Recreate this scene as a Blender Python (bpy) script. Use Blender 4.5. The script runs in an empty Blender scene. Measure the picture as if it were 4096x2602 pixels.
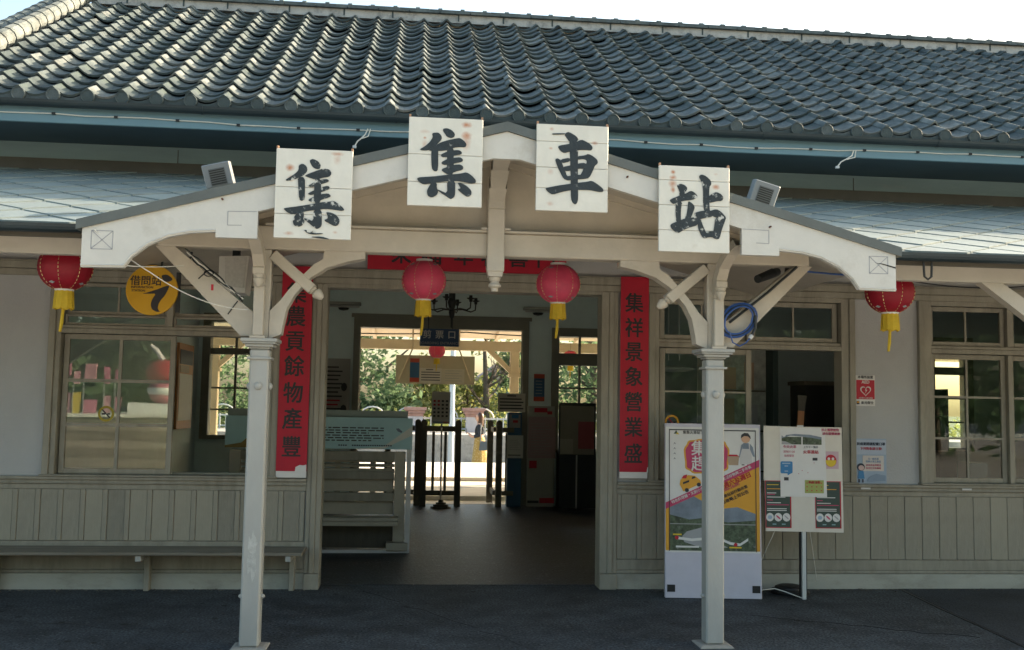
import bpy, math, random
from mathutils import Matrix, Vector
R = math.radians
random.seed(7)
SC = bpy.context.scene
COL = SC.collection

# ------------------------------------------------------------------ camera, sky, sun, exposure
cam_d = bpy.data.cameras.new('camera'); cam = bpy.data.objects.new('camera', cam_d); COL.objects.link(cam)
yaw, pitch, roll = R(5.613), R(4.631), R(1.004)
f = Vector((math.sin(yaw)*math.cos(pitch), math.cos(yaw)*math.cos(pitch), math.sin(pitch)))
r0 = Vector((math.cos(yaw), -math.sin(yaw), 0)); u0 = r0.cross(f)
rr = r0*math.cos(roll)+u0*math.sin(roll); uu = -r0*math.sin(roll)+u0*math.cos(roll)
m3 = Matrix((rr, uu, -f)).transposed()
cam.matrix_world = Matrix.Translation((0, 0, 1.6)) @ m3.to_4x4()
cam_d.lens = 35; cam_d.sensor_width = 36; cam_d.clip_start = .05; cam_d.clip_end = 2000
SC.camera = cam

SUN_EL, SUN_AZ = R(23.0), R(70.0)          # azimuth measured from +Y towards +X
world = bpy.data.worlds.new('World'); SC.world = world; world.use_nodes = True
wn = world.node_tree.nodes; wl = world.node_tree.links
sky = wn.new('ShaderNodeTexSky'); sky.sky_type = 'NISHITA'; sky.sun_disc = False
sky.sun_elevation = SUN_EL; sky.sun_rotation = SUN_AZ
sky.air_density = 1.0; sky.dust_density = 4.0; sky.ozone_density = 0.7
bg = wn['Background']; bg.inputs['Strength'].default_value = 0.15
tint = wn.new('ShaderNodeMix'); tint.data_type = 'RGBA'; tint.blend_type = 'MULTIPLY'; tint.inputs[0].default_value = 1
tint.inputs[7].default_value = (1.01, 1.02, .915, 1)                   # film white balance
wl.new(sky.outputs[0], tint.inputs[6]); wl.new(tint.outputs[2], bg.inputs['Color'])
sd = bpy.data.lights.new('sun', 'SUN'); sd.energy = 4.8; sd.angle = R(.5); sd.color = (1.0, .79, .57)
sun = bpy.data.objects.new('sun', sd); COL.objects.link(sun)
sdir = Vector((math.cos(SUN_EL)*math.sin(SUN_AZ), math.cos(SUN_EL)*math.cos(SUN_AZ), math.sin(SUN_EL)))
sun.rotation_euler = sdir.to_track_quat('Z', 'Y').to_euler()
sun.location = (20, 20, 20)
SC.view_settings.view_transform = 'Standard'; SC.view_settings.look = 'None'
SC.view_settings.exposure = 1.80; SC.view_settings.gamma = 1
SC.view_settings.use_curve_mapping = False
SC.render.engine = 'CYCLES'
SC.cycles.max_bounces = 12; SC.cycles.diffuse_bounces = 8; SC.cycles.transparent_max_bounces = 16
SC.cycles.sample_clamp_indirect = 6; SC.cycles.use_denoising = True
SC.cycles.caustics_reflective = False; SC.cycles.caustics_refractive = False

# ------------------------------------------------------------------ materials
def M(name, col, rough=.6, var=.15, scale=4., bump=0., bscale=40., metal=0., spec=.4, dirt=None, dscale=1.6, dlo=.52, dhi=.72, stretch=(1, 1, 1), transl=0., grain=0., gscale=170.):
    m = bpy.data.materials.new(name); m.use_nodes = True
    n, l = m.node_tree.nodes, m.node_tree.links
    p = n['Principled BSDF']; p.inputs['Roughness'].default_value = rough
    p.inputs['Metallic'].default_value = metal; p.inputs['Specular IOR Level'].default_value = spec
    tc = n.new('ShaderNodeTexCoord'); mp = n.new('ShaderNodeMapping'); mp.inputs['Scale'].default_value = stretch
    l.new(tc.outputs['Object'], mp.inputs[0])
    nz = n.new('ShaderNodeTexNoise'); nz.inputs['Scale'].default_value = scale; nz.inputs['Detail'].default_value = 6
    nz.inputs['Roughness'].default_value = .65
    l.new(mp.outputs[0], nz.inputs['Vector'])
    rp = n.new('ShaderNodeValToRGB'); rp.color_ramp.elements[0].position = .3; rp.color_ramp.elements[1].position = .7
    a, b = [c*(1-var) for c in col], [min(1, c*(1+var)) for c in col]
    rp.color_ramp.elements[0].color = (*a, 1); rp.color_ramp.elements[1].color = (*b, 1)
    l.new(nz.outputs[0], rp.inputs[0]); out = rp.outputs[0]
    if dirt:
        dz = n.new('ShaderNodeTexNoise'); dz.inputs['Scale'].default_value = dscale; dz.inputs['Detail'].default_value = 8
        dz.inputs['Roughness'].default_value = .7
        l.new(mp.outputs[0], dz.inputs['Vector'])
        mr = n.new('ShaderNodeMapRange'); mr.inputs[1].default_value = dlo; mr.inputs[2].default_value = dhi
        l.new(dz.outputs[0], mr.inputs[0])
        mx = n.new('ShaderNodeMix'); mx.data_type = 'RGBA'
        l.new(mr.outputs[0], mx.inputs[0]); l.new(out, mx.inputs[6]); mx.inputs[7].default_value = (*dirt, 1)
        out = mx.outputs[2]
    if grain:
        gz = n.new('ShaderNodeTexNoise'); gz.inputs['Scale'].default_value = gscale; gz.inputs['Detail'].default_value = 3
        l.new(mp.outputs[0], gz.inputs['Vector'])
        gm = n.new('ShaderNodeMapRange'); gm.inputs[1].default_value = .3; gm.inputs[2].default_value = .7
        gm.inputs[3].default_value = 1-grain; gm.inputs[4].default_value = 1+grain; gm.clamp = False; l.new(gz.outputs[0], gm.inputs[0])
        gx = n.new('ShaderNodeMix'); gx.data_type = 'RGBA'; gx.blend_type = 'MULTIPLY'; gx.inputs[0].default_value = 1
        l.new(out, gx.inputs[6]); l.new(gm.outputs[0], gx.inputs[7]); out = gx.outputs[2]
    l.new(out, p.inputs['Base Color'])
    if bump:
        bz = n.new('ShaderNodeTexNoise'); bz.inputs['Scale'].default_value = bscale; bz.inputs['Detail'].default_value = 5
        l.new(mp.outputs[0], bz.inputs['Vector'])
        bp = n.new('ShaderNodeBump'); bp.inputs['Strength'].default_value = bump; bp.inputs['Distance'].default_value = .01
        l.new(bz.outputs[0], bp.inputs['Height']); l.new(bp.outputs[0], p.inputs['Normal'])
    if transl:
        t = n.new('ShaderNodeBsdfTranslucent'); l.new(out, t.inputs[0])
        ms = n.new('ShaderNodeMixShader'); ms.inputs[0].default_value = transl
        l.new(p.outputs[0], ms.inputs[1]); l.new(t.outputs[0], ms.inputs[2])
        l.new(ms.outputs[0], n['Material Output'].inputs[0])
    return m

def spots(m, pts):
    """rust blooms at given object-space places (x, z, rx, rz, strength) on a painted board"""
    n, l = m.node_tree.nodes, m.node_tree.links
    p = n['Principled BSDF']; out = p.inputs['Base Color'].links[0].from_socket
    tc = n.new('ShaderNodeTexCoord')
    nz = n.new('ShaderNodeTexNoise'); nz.inputs['Scale'].default_value = 45; l.new(tc.outputs['Object'], nz.inputs['Vector'])
    for (x, z, rx, rz, st) in pts:
        mp = n.new('ShaderNodeMapping'); mp.vector_type = 'POINT'
        mp.inputs['Location'].default_value = (-x/rx, 0, -z/rz); mp.inputs['Scale'].default_value = (1/rx, 0, 1/rz)
        l.new(tc.outputs['Object'], mp.inputs[0])
        ln = n.new('ShaderNodeVectorMath'); ln.operation = 'LENGTH'; l.new(mp.outputs[0], ln.inputs[0])
        ad = n.new('ShaderNodeMath'); ad.operation = 'MULTIPLY_ADD'; l.new(nz.outputs[0], ad.inputs[0]); ad.inputs[1].default_value = .9
        l.new(ln.outputs['Value'], ad.inputs[2])
        mr = n.new('ShaderNodeMapRange'); mr.inputs[1].default_value = 1.75; mr.inputs[2].default_value = .5
        mr.inputs[3].default_value = 0; mr.inputs[4].default_value = st
        l.new(ad.outputs[0], mr.inputs[0])
        mx = n.new('ShaderNodeMix'); mx.data_type = 'RGBA'; l.new(mr.outputs[0], mx.inputs[0]); l.new(out, mx.inputs[6])
        mx.inputs[7].default_value = (.40, .125, .03, 1); out = mx.outputs[2]
    l.new(out, p.inputs['Base Color'])

def speck(m, val, scale, size):
    """gum spots and pale grit scattered over a paving"""
    n, l = m.node_tree.nodes, m.node_tree.links
    p = n['Principled BSDF']; out = p.inputs['Base Color'].links[0].from_socket
    tc = n.new('ShaderNodeTexCoord'); v = n.new('ShaderNodeTexVoronoi'); v.inputs['Scale'].default_value = scale
    l.new(tc.outputs['Object'], v.inputs['Vector'])
    k = n.new('ShaderNodeSeparateColor'); l.new(v.outputs['Color'], k.inputs[0])
    g = n.new('ShaderNodeMath'); g.operation = 'GREATER_THAN'; g.inputs[1].default_value = .72; l.new(k.outputs[0], g.inputs[0])
    c = n.new('ShaderNodeMath'); c.operation = 'LESS_THAN'; c.inputs[1].default_value = size; l.new(v.outputs['Distance'], c.inputs[0])
    mm = n.new('ShaderNodeMath'); mm.operation = 'MULTIPLY'; l.new(g.outputs[0], mm.inputs[0]); l.new(c.outputs[0], mm.inputs[1])
    mx = n.new('ShaderNodeMix'); mx.data_type = 'RGBA'; l.new(mm.outputs[0], mx.inputs[0]); l.new(out, mx.inputs[6])
    mx.inputs[7].default_value = (val, val*1.05, val*1.08, 1); l.new(mx.outputs[2], p.inputs['Base Color'])

def glass(name, tint=(.9, .95, .93), ior=1.75):
    m = bpy.data.materials.new(name); m.use_nodes = True
    n, l = m.node_tree.nodes, m.node_tree.links
    n.remove(n['Principled BSDF'])
    t = n.new('ShaderNodeBsdfTransparent'); t.inputs[0].default_value = (*tint, 1)
    g = n.new('ShaderNodeBsdfGlossy'); g.inputs['Roughness'].default_value = .012
    fr = n.new('ShaderNodeFresnel'); fr.inputs[0].default_value = ior
    nz = n.new('ShaderNodeTexNoise'); nz.inputs['Scale'].default_value = 1.3
    tc = n.new('ShaderNodeTexCoord'); l.new(tc.outputs['Object'], nz.inputs['Vector'])
    bp = n.new('ShaderNodeBump'); bp.inputs['Strength'].default_value = .04; bp.inputs['Distance'].default_value = .02
    l.new(nz.outputs[0], bp.inputs['Height']); l.new(bp.outputs[0], g.inputs['Normal'])
    ms = n.new('ShaderNodeMixShader'); l.new(fr.outputs[0], ms.inputs[0]); l.new(t.outputs[0], ms.inputs[1]); l.new(g.outputs[0], ms.inputs[2])
    l.new(ms.outputs[0], n['Material Output'].inputs[0])
    return m

def flat(name, col, rough=.55):
    return M(name, col, rough, var=.04, scale=8)

WOOD = M('facade_paint_taupe', (.265, .252, .202), .55, .16, 3, .3, 30, dirt=(.165, .155, .12), dscale=2.6, dlo=.50, dhi=.8, stretch=(3, 1, .7))
BENCHP = M('bench_paint', (.42, .39, .31), .55, .15, 3, .3, 30, dirt=(.25, .23, .18), dscale=3, dlo=.5, dhi=.8)
WOODD = M('far_frame_paint', (.20, .20, .165), .5, .10, 3, .2, 30)
CREAM = M('porch_paint_cream', (.445, .41, .34), .5, .12, 3, .25, 26, dirt=(.29, .26, .205), dscale=2.6, dlo=.6, dhi=.9)
CREAML = M('canopy_cream_paint', (.60, .50, .35), .5, .08, 3)
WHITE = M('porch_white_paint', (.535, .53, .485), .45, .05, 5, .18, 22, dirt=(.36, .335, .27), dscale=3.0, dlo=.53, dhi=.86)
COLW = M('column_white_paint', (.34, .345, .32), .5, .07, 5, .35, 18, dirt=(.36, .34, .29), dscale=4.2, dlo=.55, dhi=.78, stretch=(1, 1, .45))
PLASTER = M('wall_plaster', (.40, .41, .41), .85, .05, 2, .35, 60, dirt=(.33, .32, .30), dscale=1.2, dlo=.58, dhi=.9)
PLINTH = M('plinth_cement', (.37, .37, .315), .8, .10, 2.5, .4, 40, dirt=(.2, .19, .15), dscale=2.2, dlo=.5, dhi=.8, stretch=(1, 1, 2))
SOFFIT = M('soffit_board', (.50, .52, .52), .7, .06, 2)
UPWALL = M('upper_wall_paint', (.20, .29, .305), .6, .15, 1.2, .2, 30, dirt=(.30, .30, .28), dscale=1.4, dlo=.60, dhi=.86, stretch=(.5, 1, 3))
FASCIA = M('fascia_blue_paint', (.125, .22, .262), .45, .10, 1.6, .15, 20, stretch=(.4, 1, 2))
GUTTER = M('gutter_zinc', (.030, .045, .052), .35, .25, 3, .2, 20, metal=.3, stretch=(.4, 1, 1))
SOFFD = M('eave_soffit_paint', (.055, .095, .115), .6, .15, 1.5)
FLOODM = M('flood_housing', (.20, .22, .23), .4, .08)
FLASH = M('flashing_brown', (.075, .07, .055), .6, .2, 3)
TILE = M('clay_tile_grey', (.088, .109, .112), .72, .45, 5, .4, 60, spec=.14, dirt=(.17, .175, .15), dscale=4, dlo=.54, dhi=.75)
TILE2 = M('clay_tile_pale', (.126, .146, .143), .72, .45, 6, .4, 60, spec=.14, dirt=(.20, .20, .185), dscale=9, dlo=.5, dhi=.75)
TILE3 = M('clay_tile_dark', (.064, .084, .088), .72, .45, 5, .4, 60, spec=.14, dirt=(.045, .06, .045), dscale=5, dlo=.5, dhi=.75)
PLASTERW = M('ridge_plaster', (.40, .40, .38), .85, .10, 6, .3, 40, dirt=(.16, .165, .16), dscale=7, dlo=.5, dhi=.72)
SHING = M('pent_shingle', (.225, .275, .275), .45, .12, 3, .15, 40, spec=.45, dirt=(.20, .22, .22), dscale=4, dlo=.55, dhi=.8)
SHING2 = M('pent_shingle_worn', (.19, .235, .24), .45, .14, 3, .15, 40, spec=.45, dirt=(.30, .33, .32), dscale=5, dlo=.55, dhi=.8)
DECK = M('roof_underlay', (.03, .032, .032), .9, .1)
ROOFEDGE = M('porch_roof_edge', (.10, .115, .11), .55, .15, 3, .2, 25)
LETTER = M('black_lettering', (.022, .03, .034), .45, .3, 12, .3, 60, dirt=(.34, .35, .33), dscale=22, dlo=.63, dhi=.70)
BRUSH = M('brush_ink', (.016, .014, .016), .5, .2)
LETTERW = M('flaking_black_lettering', (.022, .03, .034), .45, .3, 12, .3, 60, dirt=(.50, .51, .47), dscale=24, dlo=.57, dhi=.63)
BLACK = M('black_matte', (.012, .013, .014), .55, .2)
DARKIRON = M('dark_iron', (.018, .022, .022), .5, .2)
GROUND = M('asphalt_paving', (.046, .056, .063), .75, .42, 3.5, .9, 40, spec=.35, dirt=(.020, .024, .027), dscale=1.7, dlo=.47, dhi=.68, grain=1.0, gscale=58)
speck(GROUND, .010, 5, .13); speck(GROUND, .11, 23, .20)
FLOOR = M('worn_dark_floor', (.023, .030, .038), .46, .35, 2.2, 1.0, 34, spec=.5, dirt=(.07, .075, .08), dscale=6, dlo=.55, dhi=.70, grain=1.0, gscale=48)
speck(FLOOR, .20, 16, .15)
PLAZA = M('plaza_bounce_paving', (.42, .40, .37), .8, .18, .7, .3, 20, dirt=(.24, .22, .2), dscale=.4)
CONC = M('platform_concrete', (.56, .54, .50), .8, .08, 1.2, .2, 30)
REDP = M('red_paper', (.38, .003, .022), .55, .14, 5, .12, 20)
REDL = M('lantern_gauze_painted_glow', (.76, .10, .19), .45, .12, 9, .1, 60, transl=.35)  # lifted red stands in for the glow of the porch lanterns
REDLD = M('lantern_deep_red_gauze', (.36, .016, .035), .5, .10, 9, .1, 60, transl=.35)
PINKR = M('lantern_rib_red', (.42, .02, .04), .5, .1)
YEL = M('tassel_yellow', (.62, .44, .03), .7, .10, 30, .3, 120, transl=.2)
GOLD = M('gold_paper', (.65, .52, .25), .35, .1, 30, metal=.5)
YSIGN = M('yellow_enamel', (.60, .34, .018), .35, .04)
GREYWOOD = M('weathered_wood', (.17, .155, .12), .65, .2, 5, .4, 30, dirt=(.26, .245, .21), dscale=5, dlo=.55, dhi=.7, stretch=(.3, 3, 3))
DKWOOD = M('gate_dark_wood', (.075, .066, .045), .5, .2, 4, .3, 30, stretch=(3, 3, .5))
ORWOOD = M('orange_wood', (.46, .19, .065), .4, .2, 4, stretch=(3, 3, .5))
INWALL = M('interior_wall', (.66, .78, .79), .8, .05)
INCEIL = M('interior_ceiling', (.74, .77, .77), .8, .05)
PAPER = flat('paper_white', (.62, .62, .60)); LAV = flat('panel_lavender', (.50, .49, .56)); CRM = flat('paper_cream', (.60, .57, .50))
INK = flat('print_black', (.03, .03, .035)); PINKI = flat('print_magenta', (.45, .045, .12)); BLUEI = flat('print_blue', (.04, .19, .40))
ORNG = flat('print_orange', (.62, .31, .03)); GRNI = flat('print_dark_green', (.035, .06, .05)); SKYI = M('print_slate_blue', (.17, .21, .26), .55, .25, 7)
FORI = M('print_forest', (.06, .085, .05), .55, .7, 26, dirt=(.17, .18, .16), dscale=18, dlo=.58, dhi=.66); TEALI = flat('print_teal', (.20, .34, .37)); PALEB = flat('print_pale_blue', (.30, .39, .50))
TAN = flat('print_tan', (.38, .28, .19)); SKINI = flat('print_skin', (.55, .34, .22)); REDI = flat('print_red', (.42, .012, .03))
YELI = flat('print_yellow', (.62, .45, .03)); OLVI = flat('print_olive', (.30, .34, .10)); NAVYI = flat('print_navy', (.015, .028, .055))
GREYI = flat('print_grey', (.30, .31, .32)); STEEL = M('steel_post', (.42, .42, .42), .35, .1, metal=.6)
FROST = M('casing_white_plastic', (.50, .52, .51), .4, .05); LOUV = M('lamp_louver', (.10, .115, .12), .4, .1)
BCABLE = M('blue_cable', (.025, .075, .24), .4, .1); WCABLE = M('white_cable', (.60, .60, .55), .5, .05)
GLASS = glass('window_glass'); GLASSR = glass('right_window_glass', (.92, .96, .95), 1.38); GLASSF = glass('far_window_glass', (.96, .97, .95), 1.4)
BLUEK = M('kiosk_blue', (.03, .10, .20), .5, .1); CABG = M('cabinet_grey', (.33, .34, .31), .6, .06)
STONE = M('block_stone', (.30, .285, .25), .85, .15, 6, .5, 40)
SKIN = flat('skin', (.50, .31, .22)); HAIRM = M('brown_hair', (.055, .025, .014), .45, .3, 30); JACK = flat('dark_jacket', (.018, .024, .03), .8)
SKIRT = M('mustard_skirt', (.33, .235, .07), .8, .05); BAGM = flat('blue_bag', (.05, .075, .10))
BRICK = M('pier_brick', (.33, .20, .17), .8, .2, 6); GREYW = M('grey_wall', (.30, .30, .29), .85, .12, 1.5, .3, 20)

# dotted skirt print
def dots(m):
    n, l = m.node_tree.nodes, m.node_tree.links
    p = n['Principled BSDF']; out = p.inputs['Base Color'].links[0].from_socket
    v = n.new('ShaderNodeTexVoronoi'); v.inputs['Scale'].default_value = 26
    tc = n.new('ShaderNodeTexCoord'); l.new(tc.outputs['Object'], v.inputs['Vector'])
    c = n.new('ShaderNodeMath'); c.operation = 'LESS_THAN'; c.inputs[1].default_value = .28; l.new(v.outputs['Distance'], c.inputs[0])
    mx = n.new('ShaderNodeMix'); mx.data_type = 'RGBA'; l.new(c.outputs[0], mx.inputs[0]); l.new(out, mx.inputs[6])
    mx.inputs[7].default_value = (.55, .47, .28, 1); l.new(mx.outputs[2], p.inputs['Base Color'])
dots(SKIRT)

# fine ring lines of the lantern gauze
def leafmat(name, a, b, tr=.45):
    m = M(name, a, .55, .25, 1.5, transl=tr)
    rp = [x for x in m.node_tree.nodes if x.type == 'VALTORGB'][0]
    rp.color_ramp.elements[0].color = (*a, 1); rp.color_ramp.elements[1].color = (*b, 1)
    return m
LEAFD = leafmat('leaf_deep_green', (.085, .15, .08), (.16, .23, .12), .65); LEAFY = leafmat('leaf_yellow_green', (.16, .20, .06), (.34, .34, .13), .62)
BARK = M('bark', (.10, .08, .06), .9, .3, 8, .6, 20)

# ------------------------------------------------------------------ geometry helpers
class MB:
    def __init__(s): s.v, s.f = [], []
    def add(s, vs, fs):
        o = len(s.v); s.v += [tuple(q) for q in vs]; s.f += [tuple(i+o for i in g) for g in fs]; return s
    def box(s, x0, x1, y0, y1, z0, z1, c=0., T=None):
        if x0 > x1: x0, x1 = x1, x0
        if y0 > y1: y0, y1 = y1, y0
        if z0 > z1: z0, z1 = z1, z0
        if c <= 0:
            vs = [(x0, y0, z0), (x1, y0, z0), (x1, y1, z0), (x0, y1, z0), (x0, y0, z1), (x1, y0, z1), (x1, y1, z1), (x0, y1, z1)]
            fs = [(3, 2, 1, 0), (4, 5, 6, 7), (0, 1, 5, 4), (1, 2, 6, 5), (2, 3, 7, 6), (3, 0, 4, 7)]
        else:
            vs, ids = [], {}
            for ix, x in enumerate((x0, x1)):
                for iy, y in enumerate((y0, y1)):
                    for iz, z in enumerate((z0, z1)):
                        dx, dy, dz = (c, -c)[ix], (c, -c)[iy], (c, -c)[iz]
                        for k, q in enumerate(((x, y+dy, z+dz), (x+dx, y, z+dz), (x+dx, y+dy, z))):
                            ids[ix, iy, iz, k] = len(vs); vs.append(q)
            I = lambda a, b, d, k: ids[a, b, d, k]
            fs = []
            for a in (0, 1):
                fs.append([I(a, 0, 0, 0), I(a, 1, 0, 0), I(a, 1, 1, 0), I(a, 0, 1, 0)][::(1 if a else -1)])
                fs.append([I(0, a, 0, 1), I(1, a, 0, 1), I(1, a, 1, 1), I(0, a, 1, 1)][::(-1 if a else 1)])
                fs.append([I(0, 0, a, 2), I(1, 0, a, 2), I(1, 1, a, 2), I(0, 1, a, 2)][::(1 if a else -1)])
            for a in (0, 1):
                for b in (0, 1):
                    fs.append([I(a, b, 0, 0), I(a, b, 1, 0), I(a, b, 1, 1), I(a, b, 0, 1)][::(1 if a == b else -1)])
                    fs.append([I(a, 0, b, 0), I(a, 0, b, 2), I(a, 1, b, 2), I(a, 1, b, 0)][::(1 if a != b else -1)][::-1])
                    fs.append([I(0, a, b, 1), I(1, a, b, 1), I(1, a, b, 2), I(0, a, b, 2)][::(1 if a != b else -1)])
                    for d in (0, 1):
                        t = [I(a, b, d, 0), I(a, b, d, 1), I(a, b, d, 2)]
                        fs.append(t if (a+b+d) % 2 else t[::-1])
        if T is not None: vs = [T @ Vector(q) for q in vs]
        return s.add(vs, fs)
    def prism(s, poly, y0, y1, T=None, ax='y'):
        """polygon in XZ (or YZ for ax='x') extruded between y0 and y1"""
        n = len(poly)
        P = (lambda a, b, d: (a, d, b)) if ax == 'y' else ((lambda a, b, d: (d, a, b)) if ax == 'x' else (lambda a, b, d: (a, b, d)))
        vs = [P(a, b, y0) for a, b in poly]+[P(a, b, y1) for a, b in poly]
        area = sum(poly[i][0]*poly[(i+1) % n][1]-poly[(i+1) % n][0]*poly[i][1] for i in range(n))
        fl = (area > 0) if ax in 'y' else (area < 0)
        fs = [tuple(range(n)), tuple(range(2*n-1, n-1, -1))]+[(i, n+i, n+(i+1) % n, (i+1) % n) for i in range(n)]
        if not fl: fs = [g[::-1] for g in fs]
        if T is not None: vs = [T @ Vector(q) for q in vs]
        return s.add(vs, fs)
    def tube(s, pts, r, n=8, cap=True):
        pts = [Vector(p) for p in pts]; rs = r if isinstance(r, (list, tuple)) else [r]*len(pts)
        vs, fs = [], []; prev = None
        for i, p in enumerate(pts):
            d = (pts[min(i+1, len(pts)-1)]-pts[max(i-1, 0)]).normalized()
            if prev is None:
                a = d.cross(Vector((0, 0, 1)))
                if a.length < .1: a = d.cross(Vector((1, 0, 0)))
            else: a = prev-d*prev.dot(d)
            a.normalize(); prev = a; b = d.cross(a)
            for k in range(n):
                t = 2*math.pi*k/n; vs.append(p+(a*math.cos(t)+b*math.sin(t))*rs[i])
        for i in range(len(pts)-1):
            for k in range(n):
                fs.append((i*n+k, i*n+(k+1) % n, (i+1)*n+(k+1) % n, (i+1)*n+k))
        if cap: fs += [tuple(range(n))[::-1], tuple(range((len(pts)-1)*n, len(pts)*n))]
        return s.add(vs, fs)
    def lathe(s, prof, c=(0, 0, 0), n=16, T=None, sx=1., sy=1.):
        vs, fs = [], []
        for (rad, z) in prof:
            for k in range(n):
                t = 2*math.pi*k/n; vs.append(Vector((rad*sx*math.cos(t), rad*sy*math.sin(t), z)))
        for i in range(len(prof)-1):
            for k in range(n):
                fs.append((i*n+k, i*n+(k+1) % n, (i+1)*n+(k+1) % n, (i+1)*n+k))
        fs += [tuple(range(n))[::-1], tuple(range((len(prof)-1)*n, len(prof)*n))]
        if T is not None: vs = [T @ q for q in vs]
        return s.add([q+Vector(c) for q in vs], fs)
    def quad(s, a, b, c, d): return s.add([a, b, c, d], [(0, 1, 2, 3)])
    def mesh(s, name, mat, off=(0, 0, 0), smooth=False):
        me = bpy.data.meshes.new(name)
        me.from_pydata([(x-off[0], y-off[1], z-off[2]) for x, y, z in s.v], [], s.f)
        me.materials.append(mat)
        if smooth: me.polygons.foreach_set('use_smooth', [True]*len(me.polygons))
        me.update(); return me
    def build(s, name, mat, parent=None, label=None, smooth=False, kind=None):
        off = WL[parent] if parent is not None else (0, 0, 0)
        o = bpy.data.objects.new(name, s.mesh(name, mat, off, smooth)); COL.objects.link(o)
        if parent is not None: o.parent = parent
        WL[o] = off
        if label: o['label'] = label
        if kind: o['kind'] = kind
        return o
WL = {}

def B(*a, **k): return MB().box(*a, **k)

def thing(name, label, cat, loc=(0, 0, 0), group=None):
    o = bpy.data.objects.new(name, None); COL.objects.link(o); o.empty_display_size = .1
    o.location = loc; WL[o] = tuple(loc); o['label'] = label; o['category'] = cat
    if group: o['group'] = group
    return o

def dup(root, loc, label, rz=0., sc=1., group=None):
    c = root.copy(); COL.objects.link(c); c.location = loc; c.rotation_euler = (0, 0, rz); c.scale = (sc, sc, sc); c['label'] = label; WL[c] = tuple(loc)
    if group: c['group'] = group
    for ch in root.children:
        d = ch.copy(); COL.objects.link(d); d.parent = c
        for g in ch.children:
            e = g.copy(); COL.objects.link(e); e.parent = d
    return c

def put(name, me, parent, loc, label=None):
    """an alike piece sharing mesh data (loc in world space)"""
    o = bpy.data.objects.new(name, me); COL.objects.link(o); o.parent = parent
    off = WL[parent]; o.location = (loc[0]-off[0], loc[1]-off[1], loc[2]-off[2]); WL[o] = off
    return o

FAT = {}
def text(name, s, size, loc, mat, parent, bold=0., rot=None, sx=1., ext=.0006, spacing=1.):
    c = bpy.data.curves.new(name, 'FONT'); c.body = s; c.size = size; c.align_x = 'CENTER'; c.align_y = 'CENTER'
    c.extrude = ext; c.resolution_u = 2; c.space_character = spacing
    c.materials.append(mat)
    o = bpy.data.objects.new(name, c); COL.objects.link(o); o.parent = parent; off = WL[parent]; FAT[o.name] = bold
    o.location = (loc[0]-off[0], loc[1]-off[1], loc[2]-off[2]); o.rotation_euler = rot or (R(90), 0, 0); o.scale = (sx, 1, 1)
    return o

# ------------------------------------------------------------------ ground and setting
def struct(name, mb, mat):
    o = mb.build(name, mat); o['kind'] = 'structure'; return o
g = MB(); NX = 40
g.box(-400, 400, -400, 16.3, -.3, 0)
struct('ground', g, GROUND)
struct('paving_seam', MB().prism([(4.44, 8.82), (4.34, 7.9), (4.29, 7.2), (4.17, 6.0), (4.195, 6.0), (4.315, 7.2), (4.37, 7.9), (4.475, 8.82)], .0005, .0025, ax='z'), BLACK)
struct('darker_paving', MB().prism([(4.476, 8.82), (4.371, 7.9), (4.316, 7.2), (4.196, 6.0), (4.1, 5.0), (14, 5.0), (14, 8.82)], .0005, .003, ax='z'), M('darker_asphalt', (.031, .038, .044), .8, .3, 1.4, .7, 50, spec=.25, grain=.6, gscale=70))  # ground sheet right of the seam, darker than the main ground
gr = MB(); q = random.Random(31)
for k in range(420):
    side = q.random() < .45; x = q.uniform(-3.6, -.8) if side else q.uniform(1.75, 6.0)
    y = 8.815-abs(q.gauss(0, .05)); a = q.uniform(.003, .011); gr.box(x, x+a*q.uniform(.6, 1.6), y-a, y, .001, .001+a*.6)
o = gr.build('wall_base_grit', M('grit', (.12, .11, .09), .9, .5, 9)); o['kind'] = 'stuff'
for (x0, y0, x1, y1, sd_) in ((-.35, 8.7, 1.1, 6.3, 1), (-3.2, 7.7, -1.4, 7.2, 2), (2.7, 7.7, 4.1, 6.9, 3)):
    q = random.Random(sd_); n = 16; up, dn = [], []
    for i in range(n+1):
        t = i/n; x = x0+(x1-x0)*t+q.uniform(-.045, .045); y = y0+(y1-y0)*t+q.uniform(-.035, .035); w_ = .0045*(1-abs(2*t-1))+.0012
        up.append((x, y+w_)); dn.append((x, y-w_))
    struct('paving_crack', MB().prism(up+dn[::-1], .0005, .0022, ax='z'), BLACK)
struct('hall_floor', B(-3.3, 3.3, 9.02, 16.2, .001, .004), FLOOR)
struct('plaza_bounce_paving', B(-60, 60, -60, 5.9, .001, .004), PLAZA)  # unseen plaza, pale and run up to the porch to bounce light in
pl = MB(); pl.box(-40, 40, 16.3, 17.1, -.3, -.02)
struct('platform_gutter', pl, CONC)
pl = MB(); pl.box(-40, 40, 17.1, 20.4, -.5, .055).box(-40, 40, 20.4, 25.7, -.5, .13)
plat = struct('platform', pl, CONC)
for k in range(14):
    j = B(-3.0+k*.62, -2.99+k*.62, 20.45, 25.6, .1302, .1325).build('paving_joint', GREYI, plat)
B(-20, 20, 18.85, 18.93, .0552, .0575).build('drain_slot', GREYI, plat)
struct('track_bed', B(-60, 60, 25.7, 30.0, -.6, -.22), M('ballast', (.34, .31, .26), .9, .3, 12, .8, 40))
struct('far_platform', B(-60, 60, 30.0, 34.0, -.6, .70), M('far_platform_stone', (.33, .33, .31), .85, .2, 3, .4, 14, dirt=(.16, .16, .15), dscale=2))
struct('far_ground', B(-300, 300, 34.0, 500, -.6, -.1), M('far_field', (.10, .12, .05), .9, .4, .5))

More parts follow.
